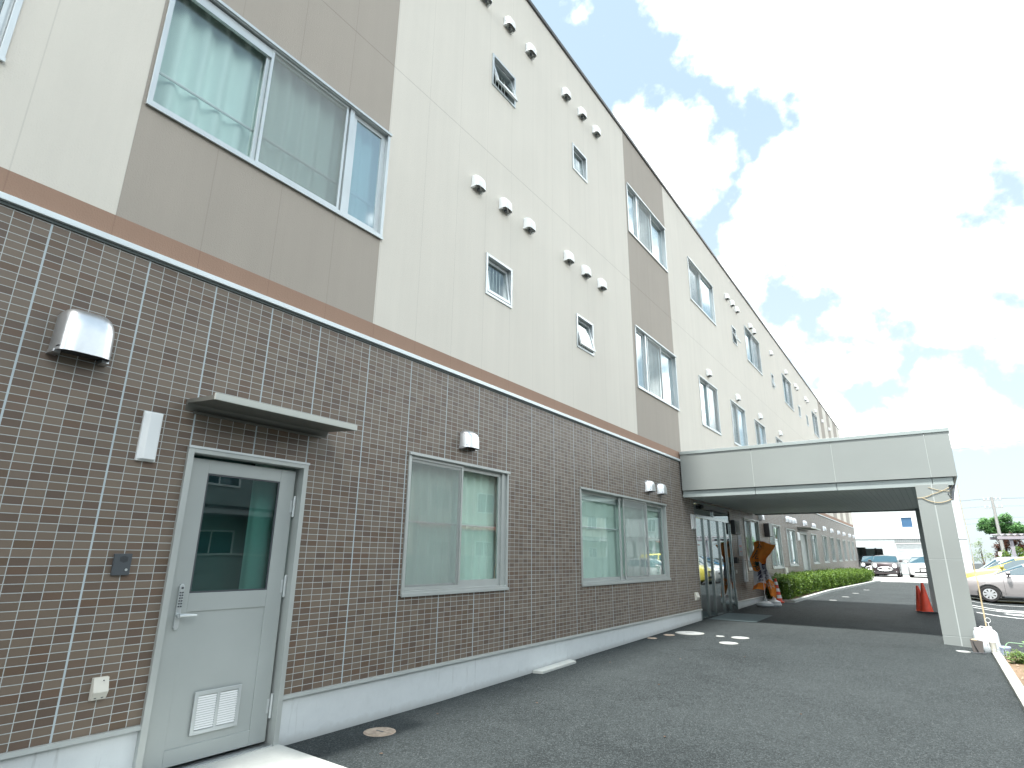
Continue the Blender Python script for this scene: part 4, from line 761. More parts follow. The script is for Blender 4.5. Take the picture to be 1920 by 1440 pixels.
def plant(x, y, r, h, n, m, label, size=.05, stems=7):
    t = at('garden_plant', x, y, label, 'plant'); b = MB()
    for k in range(stems):
        a = 6.28*k/stems; b.tube([(0, 0, 0), (r*.4*math.cos(a), r*.4*math.sin(a), h*.55), (r*.85*math.cos(a), r*.85*math.sin(a), h*.8)], [.006, .004, .002], 5)
    b.build('stem', M['leafy'], t); u = rng.normal(0, 1, (n, 3)); u /= np.linalg.norm(u, axis=1)[:, None]; rad = rng.uniform(.5, 1, n)[:, None]
    c = u*rad*np.array([r, r, h*.5])+np.array([0, 0, h*.55]); leaf_cloud('leaves', c, m, t, size)
plant(5.10, 10.45, .14, .18, 220, 'leafy', 'bright green leafy plant beside the dark stake', .06); plant(5.30, 10.25, .15, .22, 240, 'leafh', 'yellow green leafy plant behind the first one', .06); plant(5.18, 9.7, .10, .08, 120, 'leafy', 'low pale plant in front of the bed', .04); plant(5.42, 10.9, .2, .42, 160, 'leafg', 'taller sparse plant at the far end of the bed', .05); plant(5.28, 9.35, .09, .3, 120, 'leafy', 'yellowish plant above the terracotta pot', .05)
pc = np.stack([rng.uniform(5.0, 5.85, 900), rng.uniform(2, 11.1, 900), rng.uniform(.05, .10, 900)], 1); leaf_cloud('leaf_litter', pc, 'rusty', None, .04, flat=.2, label='scattered dry leaves and bits on the bed', kind='stuff')

# hedge
HY0, HY1 = 18.55, 38.6
def hedge_front(y): return .62+(y-18.6)*(.78/20)
n = 52000; yy = rng.uniform(HY0, HY1, n); f = hedge_front(yy); u = rng.uniform(0, 1, n); hgt = .60-.05*(yy-18.5)/20+.04*np.sin(yy*2.3)+.03*np.sin(yy*5.1+1); gz = np.array([G(a) for a in yy])
side = rng.uniform(0, 1, n) < .5
xx = np.where(side, f-.12+rng.normal(0, .05, n)+.05*np.sin(yy*4.1)+.03*np.sin(yy*9.7), .08+(f-.18)*u); zz = np.where(side, gz+.06+(hgt-.06)*rng.uniform(0, 1, n), gz+hgt+rng.normal(0, .035, n))
endc = np.stack([rng.uniform(.08, .55, 1800), HY0+rng.normal(0, .05, 1800), G(18.5)+rng.uniform(.06, .6, 1800)], 1)
t = tag(empty('hedge', (.4, HY0, G(HY0))), 'long clipped bright green hedge along the far ground floor', 'hedge')
o = leaf_cloud('foliage', np.concatenate([np.stack([xx, yy, zz], 1), endc]), 'leafh', t, .055, flat=.7); o.location = (-.4, -HY0, -G(HY0))
b = MB(); P = []
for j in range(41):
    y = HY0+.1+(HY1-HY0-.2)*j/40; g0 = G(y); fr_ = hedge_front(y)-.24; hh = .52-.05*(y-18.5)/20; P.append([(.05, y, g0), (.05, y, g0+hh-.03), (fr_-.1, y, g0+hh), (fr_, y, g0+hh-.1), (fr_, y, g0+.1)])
b.grid(P); b.add(P[0], [(0, 1, 2, 3, 4)]); b.v = [(v[0]-.4, v[1]-HY0, v[2]-G(HY0)) for v in b.v]; b.build('shade_core', mat('hedge shade', (.035, .06, .015), .9, var=.4, vscale=20), t)  # solid dark core; the shade between the leaves is put into its colour
# hedge kerb
yk = HY0-.15; k = 0
pts = [(.52, 18.35), (.72, 18.4)]; 
def kline(y): return .74+(y-18.4)*(.86/20) if y < 38.4 else 1.6
while yk < 38.0:
    y2 = yk+.9; b = MB(); x0, x1 = kline(yk), kline(y2); z0, z1 = G(yk, x0), G(y2, x1)
    b.add([(x0, yk, z0-.1), (x0+.11, yk, z0-.1), (x1+.11, y2-.01, z1-.1), (x1, y2-.01, z1-.1), (x0, yk, z0+.07), (x0+.11, yk, z0+.07), (x1+.11, y2-.01, z1+.07), (x1, y2-.01, z1+.07)], [(0, 3, 2, 1), (4, 5, 6, 7), (0, 1, 5, 4), (1, 2, 6, 5), (2, 3, 7, 6), (3, 0, 4, 7)])
    tag(b.build('kerb_stone', M['conc'], bevel=.008), 'white kerb stone along the hedge', kind='structure'); yk = y2; k += 1
b = MB(); b.box((.05, 18.27, .1), (.85, 18.38, G(18.3)+.07)); tag(b.build('kerb_stone', M['conc'], bevel=.008), 'white kerb stone closing the near end of the hedge bed', kind='structure')
b = MB(); b.grid([[(.0+i*.15, 18.3+j*.8, G(18.3+j*.8)+.02) for j in range(26)] for i in range(6)]); tag(b.build('hedge_bed', M['soil']), 'brown soil under the hedge', kind='structure')

# ================================================================== CARS
def paint(name, c, metal=.35): return mat(name, c, .28, metal, .5, coat=.7)
def car(label, pm, P, group='cars parked around the yard', round_lamps=False):
    """P: W half width, st = lower body stations (x, zlow, zshoulder, w), gh = greenhouse stations (x, ztop, wtop, glass?) ; nose at x=0"""
    t = empty('parked_car', (0, 0, 0), 0, label, 'car', group); W = P['W']; st = P['st']; zl = .2
    def shoulder(x):
        for a, c in zip(st, st[1:]):
            if a[0] <= x <= c[0]: f = (x-a[0])/(c[0]-a[0]); return a[2]+(c[2]-a[2])*f, a[3]+(c[3]-a[3])*f
        return st[-1][2], st[-1][3]
    rows = []
    for x, z0, zs, w in st:
        h = zs-z0; half = [(0, z0), (.78*w, z0), (.955*w, z0+.07), (.995*w, z0+.34*h), (w, z0+.62*h), (.985*w, zs-.09*h-.02), (.93*w, zs-.02), (.84*w, zs), (0, zs+.035)]
        rows.append([(x, -y, z) for y, z in half]+[(x, y, z) for y, z in half[-2:0:-1]])
    b = MB(); n = len(rows[0]); vs = [p for r_ in rows for p in r_]; fs = []
    for i in range(len(rows)-1):
        for j in range(n): fs.append((i*n+j, i*n+(j+1) % n, (i+1)*n+(j+1) % n, (i+1)*n+j))
    fs += [tuple(range(n)), tuple(range((len(rows)-1)*n, len(rows)*n))[::-1]]; b.add(vs, fs)
    body = b.build('body', pm, t, smooth=True)
    # wheel arches cut with real geometry
    wr = P.get('wr', .30); cut = MB()
    for x in P['wx']:
        for s_ in (-1, 1): cut.cyl((x, s_*W-.22 if s_ > 0 else -W-.10, wr+.02), wr+.055, .32, 28, axis='y')
    co = cut.build('cut', pm); md = body.modifiers.new('b', 'BOOLEAN'); md.object = co; md.operation = 'DIFFERENCE'; md.solver = 'EXACT'
    dg = bpy.context.evaluated_depsgraph_get(); dg.update(); me = bpy.data.meshes.new_from_object(body.evaluated_get(dg)); body.modifiers.clear(); body.data = me
    me.polygons.foreach_set('use_smooth', [True]*len(me.polygons)); me.set_sharp_from_angle(angle=R(32)); bpy.data.objects.remove(co)
    gh = P['gh']; gb, gg, gw_, gq = MB(), {}, {}, {}; RR = []
    for k, (x, zt, wt, _) in enumerate(gh):
        zs, w = shoulder(x); wl2 = w*.90; zt = max(zt, zs+.012)
        f = min(1, (zt-zs)/.4); wt2 = wl2+(wt-wl2)*f; RR.append([(x, wl2, zs-.03), (x, wl2-.0+(wt2+.035*f-wl2)*.86, zs+(zt-zs)*.80), (x, wt2-.05*f, zt-.02*f), (x, 0, zt+.015*f)])
    for k in range(len(RR)-1):
        A, C = RR[k], RR[k+1]; kind = gh[k][3]
        for s_ in (1, -1):
            for j in range(3):
                q = [A[j], C[j], C[j+1], A[j+1]]; q = [(x, s_*y, z) for x, y, z in q]
                tgt = gb
                if kind == 'g' and j == 0: tgt = gg.setdefault((k, s_), MB())
                if kind == 'w' and j > 0: tgt = gw_.setdefault(k, MB())
                tgt.quad(*q)
            if kind == 'w' and k == 0:      # small front quarter glass
                lp = lambda a_, b_, f_: tuple(u_+(v_-u_)*f_ for u_, v_ in zip(a_, b_))
                q = [lp(A[0], C[0], .42), C[0], C[1], lp(A[1], C[1], .55)]; q[0] = (q[0][0], q[0][1], q[0][2]+.035); q[1] = (q[1][0], q[1][1], q[1][2]+.03); q[3] = (q[3][0], q[3][1], q[3][2]-.03)
                gq[s_] = MB().quad(*[(x, s_*(y+.005), z) for x, y, z in q])
    gb.build('roof', pm, t, smooth=False, weld=True); [q_.build('side_window', M['carglass'], t) for q_ in gg.values()]; [q_.build('windscreen' if k_ == 0 else 'rear_window', M['carglass'], t, weld=True) for k_, q_ in gw_.items()]; [q_.build('quarter_window', M['carglass'], t) for q_ in gq.values()]
    for x in P['wx']:
        for s_ in (-1, 1):
            wh = empty('wheel', (x, s_*(W-.11), wr)); wh.parent = t
            b = MB(); b.lathe((0, 0, 0), [(wr*.66, -.09), (wr*.93, -.095), (wr, -.07), (wr, .07), (wr*.93, .095), (wr*.66, .09)], 30, 'y'); b.build('tyre', M['rubber'], wh, smooth=True)
            b = MB(); o = s_*.092
            b.lathe((0, 0, 0), [(wr*.67, o*.7), (wr*.67, o), (wr*.58, o*1.02), (wr*.58, o*.75)], 30, 'y'); b.cyl((0, o*.75 if s_ > 0 else o*.75-.03, 0), wr*.17, .03, 16, axis='y')
            for q in range(8):
                a = 2*math.pi*q/8; c, d = math.cos(a), math.sin(a); r1, r2_ = wr*.14, wr*.60; h1, h2_ = wr*.085, wr*.13
                b.quad((c*r1-d*h1, o*1.0, d*r1+c*h1), (c*r1+d*h1, o*1.0, d*r1-c*h1), (c*r2_+d*h2_, o*1.0, d*r2_-c*h2_), (c*r2_-d*h2_, o*1.0, d*r2_+c*h2_))
            b.build('rim', M['hub'], wh)
            b = MB(); b.cyl((0, -.02, 0), wr*.66, .04, 24, axis='y'); b.build('brake', M['black'], wh)
    zh = P.get('zh', .68); nx = P.get('nx', .10)
    for s_ in (-1, 1):
        if round_lamps:
            b = MB(); b.lathe((nx-.03, s_*.56, zh+.02), [(.15, .10), (.15, -.01), (.12, -.035), (.05, -.05)], 22, 'x'); b.build('headlight', M['lampf'], t, smooth=True)
            b = MB(); b.lathe((nx-.035, s_*.58, zh-.33), [(.065, .08), (.065, -.01), (.04, -.02)], 14, 'x'); b.build('fog_lamp', M['lampf'], t, smooth=True)
        else:
            b = MB(); b.add([(nx-.035, s_*.42, zh-.03), (nx+.07, s_*(W-.16), zh-.02), (nx+.30, s_*(W-.045), zh+.06), (nx+.34, s_*(W-.055), zh+.12), (nx+.16, s_*(W-.20), zh+.115), (nx+.06, s_*.46, zh+.055)], [(0, 1, 2, 3, 4, 5)])
            b.add([(nx+.2, s_*(W-.16), zh+.02)], []); b.build('headlight', M['lampf'], t)
        zs, w = shoulder(P['mx']); me_ = MB(); me_.lathe((0, 0, 0), [(.02, -.07), (.085, -.05), (.10, 0), (.085, .04), (.03, .055)], 14, 'x'); me_.v = [(x*1.1+P['mx'], s_*(w+.10)+y*1.1, z*.78+zs+.07) for x, y, z in me_.v]
        m_ = me_.build('mirror', pm, t, smooth=True); b = MB(); b.box((P['mx']-.03, s_*(w-.06), zs+.0), (P['mx']+.03, s_*(w+.08), zs+.04)); b.build('mirror_arm', M['black'], m_)
        for xd in P['doors']:
            b = MB(); zs, w = shoulder(xd); b.box((xd-.004, s_*(w-.004), .30), (xd+.004, s_*(w+.0025), zs-.10)); b.build('door_gap', M['black'], t)
        b = MB(); xa, xb = P['wx'][0]+wr+.1, P['wx'][1]-wr-.1; b.box((xa, s_*(W-.06), .19), (xb, s_*(W-.005), .235)); b.build('sill_trim', M['grey'], t)
    b = MB(); g1 = P.get('grille', (.50, zh-.10, zh-.02)); b.box((nx-.085, -g1[0], g1[1]), (nx+.05, g1[0], g1[2])); b.build('grille', M['black'], t, bevel=.012)
    if P.get('chrome'): b = MB(); b.tube([(nx-.09, g1[0]*1.06*math.cos(a), (g1[1]+g1[2])/2+(g1[2]-g1[1])*.62*math.sin(a)) for a in [2*math.pi*i/24 for i in range(25)]], .022, 6); b.build('grille_ring', M['steel'], t, smooth=True)
    b = MB(); b.box((nx-.07, -.55, .30), (nx+.05, .55, .40)); b.build('lower_intake', M['black'], t, bevel=.012)
    pz = P.get('pz', .42); b = MB(); b.box((nx-.105, -.17, pz), (nx-.09, .17, pz+.165)); b.build('number_plate', M['plate'], t, bevel=.003)
    return t
HATCH = dict(W=.848, wr=.295, wx=(.80, 3.28), mx=1.42, doors=(1.25, 2.35), zh=.66, nx=.06, grille=(.40, .60, .66), pz=.40,
  st=[(.0, .26, .60, .50), (.05, .20, .70, .68), (.20, .17, .80, .78), (.50, .16, .90, .832), (1.0, .16, 1.01, .846), (1.6, .16, 1.03, .848), (2.6, .16, 1.05, .848), (3.4, .17, 1.06, .84), (3.75, .22, 1.02, .80), (3.88, .30, .85, .66)],
  gh=[(.95, 1.0, .70, 'w'), (1.88, 1.42, .62, 'g'), (2.35, 1.49, .61, 'p'), (2.42, 1.495, .61, 'g'), (3.0, 1.47, .60, 'p'), (3.35, 1.42, .59, 'w'), (3.82, 1.04, .62, 'e')])
VAN = dict(W=.87, wr=.30, wx=(.75, 3.3), mx=1.15, doors=(1.15, 2.2), zh=.74, nx=.07, grille=(.50, .62, .72), pz=.42,
  st=[(.0, .28, .68, .60), (.06, .22, .82, .76), (.25, .2, .95, .83), (.75, .18, 1.03, .865), (1.6, .18, 1.06, .87), (3.6, .2, 1.06, .87), (3.9, .25, 1.05, .85), (3.98, .35, .95, .75)],
  gh=[(.50, 1.0, .74, 'w'), (1.25, 1.62, .68, 'g'), (1.38, 1.66, .68, 'p'), (1.46, 1.68, .68, 'g'), (2.5, 1.70, .68, 'p'), (2.58, 1.70, .68, 'g'), (3.55, 1.68, .67, 'p'), (3.7, 1.66, .66, 'w'), (3.95, 1.10, .72, 'e')])
MINI = dict(W=.83, wr=.31, wx=(.68, 3.15), mx=1.25, doors=(1.2, 2.1), zh=.70, nx=.06, grille=(.42, .44, .62), pz=.42, chrome=True,
  st=[(.0, .26, .78, .62), (.05, .2, .86, .74), (.25, .18, .92, .80), (.8, .17, .97, .825), (1.3, .17, .99, .83), (3.3, .18, .99, .83), (3.6, .22, .96, .80), (3.72, .3, .85, .7)],
  gh=[(.98, .985, .74, 'w'), (1.45, 1.38, .64, 'g'), (1.9, 1.44, .63, 'p'), (1.98, 1.44, .63, 'g'), (2.9, 1.42, .62, 'p'), (3.2, 1.39, .61, 'w'), (3.55, 1.0, .66, 'e')])
SEDAN = dict(W=.885, wr=.315, wx=(.85, 3.45), mx=1.6, doors=(1.4, 2.4), zh=.66, nx=.06, grille=(.25, .40, .63), pz=.40,
  st=[(.0, .24, .62, .60), (.05, .18, .72, .76), (.25, .16, .80, .84), (.7, .15, .88, .875), (1.3, .15, .93, .885), (3.3, .16, .95, .885), (4.0, .2, .95, .85), (4.25, .3, .86, .74)],
  gh=[(1.15, .93, .76, 'w'), (1.95, 1.36, .62, 'g'), (2.4, 1.42, .61, 'p'), (2.48, 1.42, .61, 'g'), (3.2, 1.37, .60, 'p'), (3.3, 1.36, .60, 'w'), (3.95, .97, .64, 'e')])
def park(c, x, y, rz=0):
    c.location = (x, y, G(y, x+(.5 if rz == 0 else 0))+(.012 if y > 38 else 0)); c.rotation_euler = (0, 0, rz); return c
silver = paint('pale silver paint', (.33, .315, .32), .2)
c1 = park(car('pale silver hatchback parked nearest at the right edge', silver, HATCH), 4.95, 27.45); c1.scale = (1, 1, .90)
c2 = park(car('small yellow car between the silver hatchback and the pale van', paint('yellow paint', (.72, .62, .12), .05), HATCH), 4.98, 29.9); c2.location.z += .09
c3 = park(car('white roofed boxy van with dark windows behind the yellow car', paint('white van paint', (.74, .77, .80), .15), VAN), 5.2, 32.4); c3.scale = (1, 1, .94)
c4 = park(car('white car farthest along the row behind the van', paint('white paint two', (.78, .78, .80), .05), HATCH), 5.30, 35.3)
c5 = park(car('metallic blue hatchback at the far end of the row', paint('blue paint', (.03, .22, .42), .4), HATCH), 5.6, 38.2)
c6 = park(car('brownish grey small car with round headlamps and oval chrome grille', paint('brown grey paint', (.055, .042, .048), .4), MINI, round_lamps=True), 1.45, 47.2, R(90))
c7 = park(car('black small car half hidden in the carport opening', mat('black paint', (.006, .006, .007), .25, 0, .3), MINI, round_lamps=True), .42, 51.3, R(90))
c8 = park(car('white saloon car facing the camera by the louvred gate', paint('white paint', (.80, .82, .84), .05), SEDAN), 3.62, 47.2, R(90))

# ================================================================== FAR WHITE BUILDING
YB = 54.0; F_ = tag(empty('white_house', (3, YB, .3)), 'white rendered building with a louvred gate and one small square window', 'building')
def FO(b, name, m, par=F_, **k): b.v = [(v[0]-3, v[1]-YB, v[2]-.3) for v in b.v]; return b.build(name, m, par, **k)
b = MB(); xs = [-9, 2.55, 3.36, 6.45]; zs = [3.02, 3.80, 4.66, 8.2]
for i in range(3):
    for j in range(3):
        if i == 1 and j == 1: continue
        b.box((xs[i], YB+.15, zs[j]), (xs[i+1], YB+.3, zs[j+1]))
b.box((-9, YB+.301, 3.0), (-8.8, YB+9, 8.2)); b.box((6.25, YB+.301, .2), (6.45, YB+9, 8.2)); b.box((-8.8, YB+8.8, 3.0), (6.25, YB+9, 8.2)); FO(b, 'upper_wall', M['whitewall'])
b = MB(); b.box((-9, YB+.16, 8.201), (6.45, YB+9, 8.3)); FO(b, 'roof', M['whitewall'])
w = MB(); rect_frame(w, 2.55, 3.36, 3.80, 4.66, 0, .1, .06); w.v = [(v[1], YB+.13+v[0], v[2]) for v in w.v]; W_ = FO(w, 'window', M['white']); w = MB(); w.box((2.6, YB+.2, 3.85), (3.31, YB+.21, 4.61)); FO(w, 'pane', mat('blue reflecting glass', (.05, .13, .25), .05, .2, 1), W_)
b = MB(); b.box((-9, YB-.25, 2.98), (6.45, YB+.149, 3.03)); FO(b, 'ledge', M['strip'])
b = MB(); b.box((-9, YB-.2, .2), (-.66, YB+.149, 2.979)); b.box((1.10, YB-.2, .2), (1.95, YB+.149, 2.979)); b.box((-.66, YB-.2, 2.36), (1.10, YB+.149, 2.979)); b.box((1.95, YB-.0, 2.70), (6.25, YB+.149, 2.979)); b.box((4.9, YB-.2, .2), (6.44, YB-.001, 2.979)); FO(b, 'lower_wall', M['whitewall'])
b = MB(); b.box((-.66, YB+2.9, .2), (-.3, YB+3.1, 2.5)); b.box((-.80, YB+.15, .2), (-.66, YB+3.1, 2.6)); b.box((.35, YB+2.9, .2), (.45, YB+3.1, 2.36)); FO(b, 'carport_wall', M['recess'])
b = MB(); b.box((-.3, YB+3.0, 1.2), (.35, YB+3.02, 2.3)); FO(b, 'carport_window', mat('teal glass', (.16, .42, .45), .2, 0, .8)); b = MB(); b.box((.45, YB+3.0, 1.0), (1.1, YB+3.02, 2.3)); b.box((1.1, YB+.15, .2), (1.2, YB+3.1, 2.7)); FO(b, 'carport_side', M['whitewall'])
gt = MB(); gt.box((1.95, YB-.16, .45), (2.02, YB-.06, 2.70)); gt.box((4.83, YB-.16, .45), (4.9, YB-.06, 2.70)); gt.box((2.02, YB-.15, 1.52), (4.83, YB-.07, 1.60)); gt.box((2.02, YB-.15, .45), (4.83, YB-.07, .52)); gt.box((2.02, YB-.15, 2.62), (4.83, YB-.07, 2.70)); GT = FO(gt, 'gate', M['white'])
b = MB(); x = 2.06
while x < 4.82: b.box((x, YB-.13, .521), (x+.035, YB-.09, 1.519)); b.box((x, YB-.13, 1.601), (x+.035, YB-.09, 2.619)); x += .082
FO(b, 'bars', M['lou'], GT); b = MB(); b.box((1.96, YB+.0, .2), (4.89, YB+.03, 2.69)); FO(b, 'gate_backing', M['lou'], GT)
b = MB()
for k in range(24): b.box((1.97+k*.12, YB-.2, 2.76), (2.03+k*.12, YB-.01, 2.96))
FO(b, 'louvre', M['lou'])

# ================================================================== TREES AND POLES
def tree(x, y, h, crowns, m, label, n=2600, size=.16, trunk=.12, z0=.3, cat='tree', group=None, s=1.):
    crowns = [(a*s, b_*s, 1.44+(z0+c-1.44)*s-(0 if s > 1 else z0), d*s) for a, b_, c, d in crowns]; x = 4.37+(x-4.37)*s; y = (y+1)*s-1; size *= s; h *= s; n = n/(s*s); z0 = 0 if s > 1 else z0
    t = tag(empty('tree', (x, y, z0)), label, cat, group); b = MB()
    b.tube([(0, 0, -.2), (.05, 0, h*.3), (-.03, .02, h*.55), (0, 0, h*.8)], [trunk, trunk*.8, trunk*.5, trunk*.2], 8); b.build('trunk', M['bark'], t, smooth=True)
    b = MB(); cs = []
    for cx, cy_, cz, r in crowns:
        b.tube([(0, 0, h*.35), (cx*.5, cy_*.5, (h*.35+cz)/2), (cx, cy_, cz)], [trunk*.5, trunk*.3, trunk*.1], 6)
        k = int(n*r*r); 
        sub = rng.normal(0, 1, (14, 3)); sub /= np.linalg.norm(sub, axis=1)[:, None]; sub = sub*r*.72*rng.uniform(.5, 1, (14, 1))+[cx, cy_, cz]
        ii = rng.integers(0, 14, k); u = rng.normal(0, 1, (k, 3)); u /= np.linalg.norm(u, axis=1)[:, None]; cs.append(sub[ii]+u*(r*.36)*rng.uniform(.5, 1.05, (k, 1)))
    b.build('limb', M['bark'], t, smooth=True); leaf_cloud('crown', np.concatenate(cs), m, t, size)
    return t
tree(9.1, 62, 5.2, [(-.55, 0, 4.0, .9), (.35, .1, 4.2, .9), (1.0, 0, 3.5, .85), (-.1, .4, 3.4, .8), (-1.0, 0, 3.9, .6), (.6, 0, 3.0, .6)], 'leafg', 'round topped green tree behind the utility pole', 4200, .17, s=1.4)
tree(8.9, 58, 3.2, [(-.3, 0, 2.5, .7), (.5, 0, 2.9, .65), (-.5, 0, 1.7, .6), (.9, 0, 2.3, .5)], 'leafr', 'copper leaved tree under the round green tree', 2200, .14, z0=.1, s=1.35)
tree(9.3, 55, 2.4, [(-.8, 0, 1.6, .65), (.0, 0, 1.9, .65), (.9, 0, 1.5, .6), (1.8, 0, 2.0, .7), (2.6, 0, 1.7, .7)], 'leafh', 'wide deep green shrub behind the carport post', 2200, .13, z0=.0, cat='shrub', s=1.3)
tree(7.25, 56, 2.9, [(-.1, 0, 2.3, .55), (-.35, 0, 1.6, .55), (.2, 0, 1.7, .6), (.0, 0, 2.7, .35)], 'leafy', 'small loose light green tree beside the white building', 700, .10, .06, z0=.1)
tree(.85, 55.2, .9, [(-.2, 0, .55, .28), (.2, 0, .5, .28), (0, 0, .7, .25)], 'leafy', 'tiny tree showing above the white ledge', 700, .08, .03, z0=3.05)
tree(14.5, 75, 4.5, [(-.8, 0, 3.2, 1.0), (.6, 0, 3.6, 1.1), (1.7, 0, 2.9, 1.0)], 'leafg', 'green tree far off at the right edge of the view', 900, .2, z0=0)
def utility_pole(x, y, h, label):
    t = tag(empty('utility_pole', (x, y, 0)), label, 'pole', 'utility poles'); b = MB(); b.lathe((0, 0, -.3), [(.17, 0), (.15, h*.5), (.11, h+.3)], 14); b.build('shaft', M['pole'], t, smooth=True)
    for k, z in enumerate((h-.35, h-1.1)):
        b = MB(); b.box((-.75, -.04, z), (.75, .04, z+.08)); a_ = b.build('crossarm', M['pole'], t)
        for xx in (-.65, -.3, .3, .65): b = MB(); b.lathe((xx, 0, z+.08), [(.03, 0), (.05, .05), (.03, .1), (.045, .14), (.02, .2)], 10); b.build('insulator', M['white'], a_)
    return t
utility_pole(9.9, 75, 7.6, 'tall concrete utility pole rising in front of the green tree')
utility_pole(-22, 90, 8.8, 'concrete utility pole hidden behind the white building')
utility_pole(46, 82, 8.6, 'concrete utility pole beyond the right edge')
b = MB()
def wire(name, a, c, s_, label):
    b = MB(); b.tube(sag(a, c, s_, 24), .009, 4); tag(b.build(name, M['grey']), label, 'cable', 'overhead cables')
for k, (dx, z, l_) in enumerate([(-.65, 8.45, 'topmost overhead cable crossing the pole, nearer insulator'), (.3, 8.46, 'topmost overhead cable crossing the pole, farther insulator'), (-.3, 7.7, 'overhead cable on the lower crossarm of the pole'), (.1, 6.6, 'overhead cable below the crossarms, first of the lower pair'), (.15, 6.1, 'lowest thick overhead cable')]):
    wire('overhead_cable', (-22+dx, 90, z-.6), (9.9+dx, 75, z-1), .35, l_+', left span'); wire('overhead_cable', (9.9+dx, 75, z-1), (46+dx, 82, z), .35, l_+', right span')
wire('overhead_cable', (4.5, 70, 11.7), (46, 60, 14.0), .4, 'single high overhead cable right of the canopy')
# carport roof at the right
t = tag(empty('carport', (7.1, 38, 0)), 'grey carport with corrugated roof edge and steel posts at the right edge', 'carport')
b = MB(); P = []
for i in range(161):
    x = i*.05; P.append([(x, y, 2.72+.05*math.sin(i*math.pi/2.5)+y*.03) for y in (0, 2.5, 5)])
b.grid(P); b.build('corrugated_roof', M['carport'], t, smooth=False)
b = MB(); b.box((-.02, -.02, 2.50), (8, .08, 2.64)); b.box((-.02, 4.9, 2.60), (8, 5.0, 2.75)); b.build('beam', M['carport'], t)
for x, y in ((.52, .2), (4.0, .2), (7.5, .2), (4, 4.7), (7.5, 4.7)): b = MB(); b.box((x-.07, y-.07, -.05), (x+.07, y+.07, 2.5 if y < 1 else 2.6)); b.build('post', M['carport'], t)
t = tag(empty('meter_box', (9.85, 74, 0)), 'pale box fixed low on the utility pole', 'box'); b = MB(); b.box((-.45, -.1, 0), (-.1, .1, 2.3)); b.build('body', M['cream'], t, bevel=.02); b = MB(); b.box((-.42, -.12, 1.2), (-.13, -.101, 2.2)); b.build('door', M['white'], t)

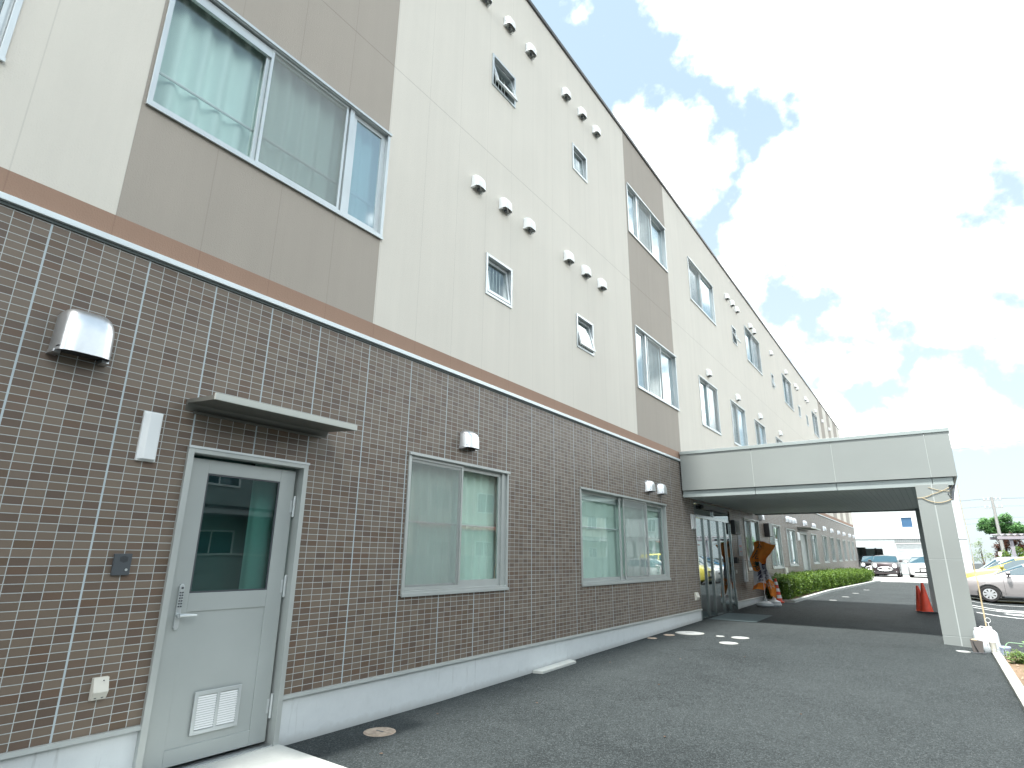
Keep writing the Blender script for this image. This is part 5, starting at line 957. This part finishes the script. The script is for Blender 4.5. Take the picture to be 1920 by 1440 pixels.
# ================================================================== HOUSES ACROSS THE YARD (they stand opposite and are seen in the window panes)
def house(x0, x1, y0, y1, h, wm, rm, label, eave=.5):
    xc, yc = (x0+x1)/2, (y0+y1)/2; t = tag(empty('house', (xc, yc, 0)), label, 'house', 'houses across the yard'); hx, hy = (x1-x0)/2, (y1-y0)/2
    b = MB(); b.box((-hx, -hy, -.3), (hx, hy, h)); b.build('wall', M[wm], t)
    b = MB(); e = eave; r_ = hx*.42; b.add([(-hx-e, -hy-e, h), (hx+e, -hy-e, h), (hx+e, hy+e, h), (-hx-e, hy+e, h), (-hx-e, -hy-e, h+.12), (hx+e, -hy-e, h+.12), (hx+e, hy+e, h+.12), (-hx-e, hy+e, h+.12), (0, -hy+hx*.6, h+.12+r_), (0, hy-hx*.6, h+.12+r_)], [(0, 3, 2, 1), (0, 1, 5, 4), (1, 2, 6, 5), (2, 3, 7, 6), (3, 0, 4, 7), (4, 5, 8), (6, 7, 9), (5, 6, 9, 8), (7, 4, 8, 9)]); b.build('roof', M[rm], t)
    b = MB(); b.add([(-hx-.9, -hy-.2, h*.47), (-hx-.9, hy+.2, h*.47), (-hx-.001, hy+.2, h*.53), (-hx-.001, -hy-.2, h*.53), (-hx-.9, -hy-.2, h*.47-.08), (-hx-.9, hy+.2, h*.47-.08), (-hx-.001, hy+.2, h*.53-.08), (-hx-.001, -hy-.2, h*.53-.08)], [(0, 1, 2, 3), (7, 6, 5, 4), (0, 4, 5, 1), (0, 3, 7, 4), (1, 5, 6, 2)]); b.build('lean_to_roof', M[rm], t)
    n = max(2, int(2*hy/2.8))
    for z in (1.0, h*.53+.6):
        for k in range(n):
            y = -hy+(k+.5)*2*hy/n; w = MB(); rect_frame(w, y-.75, y+.75, z, z+1.15, -hx-.05, -hx-.002, .06); w.box((-hx-.05, y-.02, z+.06), (-hx-.01, y+.02, z+1.09)); f = w.build('window', M['white'], t); g = MB(); g.box((-hx-.03, y-.69, z+.06), (-hx-.02, y+.69, z+1.09)); g.build('pane', M['carglass'], f)
    return t
house(15, 23, 5, 17, 5.6, 'houseg', 'rooft', 'dark walled two storey house with black tiled roof across the yard')
house(16, 24, 20, 31, 5.8, 'housec', 'roofr', 'cream two storey house with red brown roof across the yard')
house(18, 26, 35, 47, 5.6, 'housec', 'rooft', 'cream two storey house with dark roof across the yard')
house(17, 25, 51, 63, 5.9, 'whitewall', 'roofr', 'white two storey house with red roof far across the yard')
house(14, 22, -10, 2, 5.5, 'housec', 'rooft', 'cream house with dark roof behind the camera')
b = MB()
t = tag(empty('garden_wall', (12.5, 25, 0)), 'low green grey block wall in front of the houses across the yard', 'wall')
b = MB(); b.box((-.08, -34, -.2), (.08, 40, 1.35)); b.build('blocks', M['recess'], t); b = MB(); b.box((-.11, -34, 1.351), (.11, 40, 1.41)); b.build('capping', M['conc'], t)

for k, (x, y, a) in enumerate([(1.55, 6.0, .3), (.85, 4.5, 1.2), (2.3, 4.2, 2.2), (.5, 6.9, .8), (3.1, 5.6, 2.9), (1.9, 8.4, .1), (.75, 2.5, 1.9), (3.4, 3.1, .6), (1.2, 7.7, 2.5), (.32, 3.6, 1.1)]):
    b = MB(); b.grid([[(.015*u_*math.cos(w_*1.2)-.0, .014*(w_)*(1-u_*u_), .004+.006*abs(w_)+.004*u_*u_) for w_ in (-1, -.4, 0, .4, 1)] for u_ in (-1, -.5, 0, .5, 1)])
    o = b.build('dry_leaf', M['bark'], loc=(x, y, G(y, x)+.003)); o.rotation_euler = (0, 0, a*2); tag(o, 'tiny dry brown leaf lying on the dark asphalt', 'leaf', 'dry leaves on the asphalt')
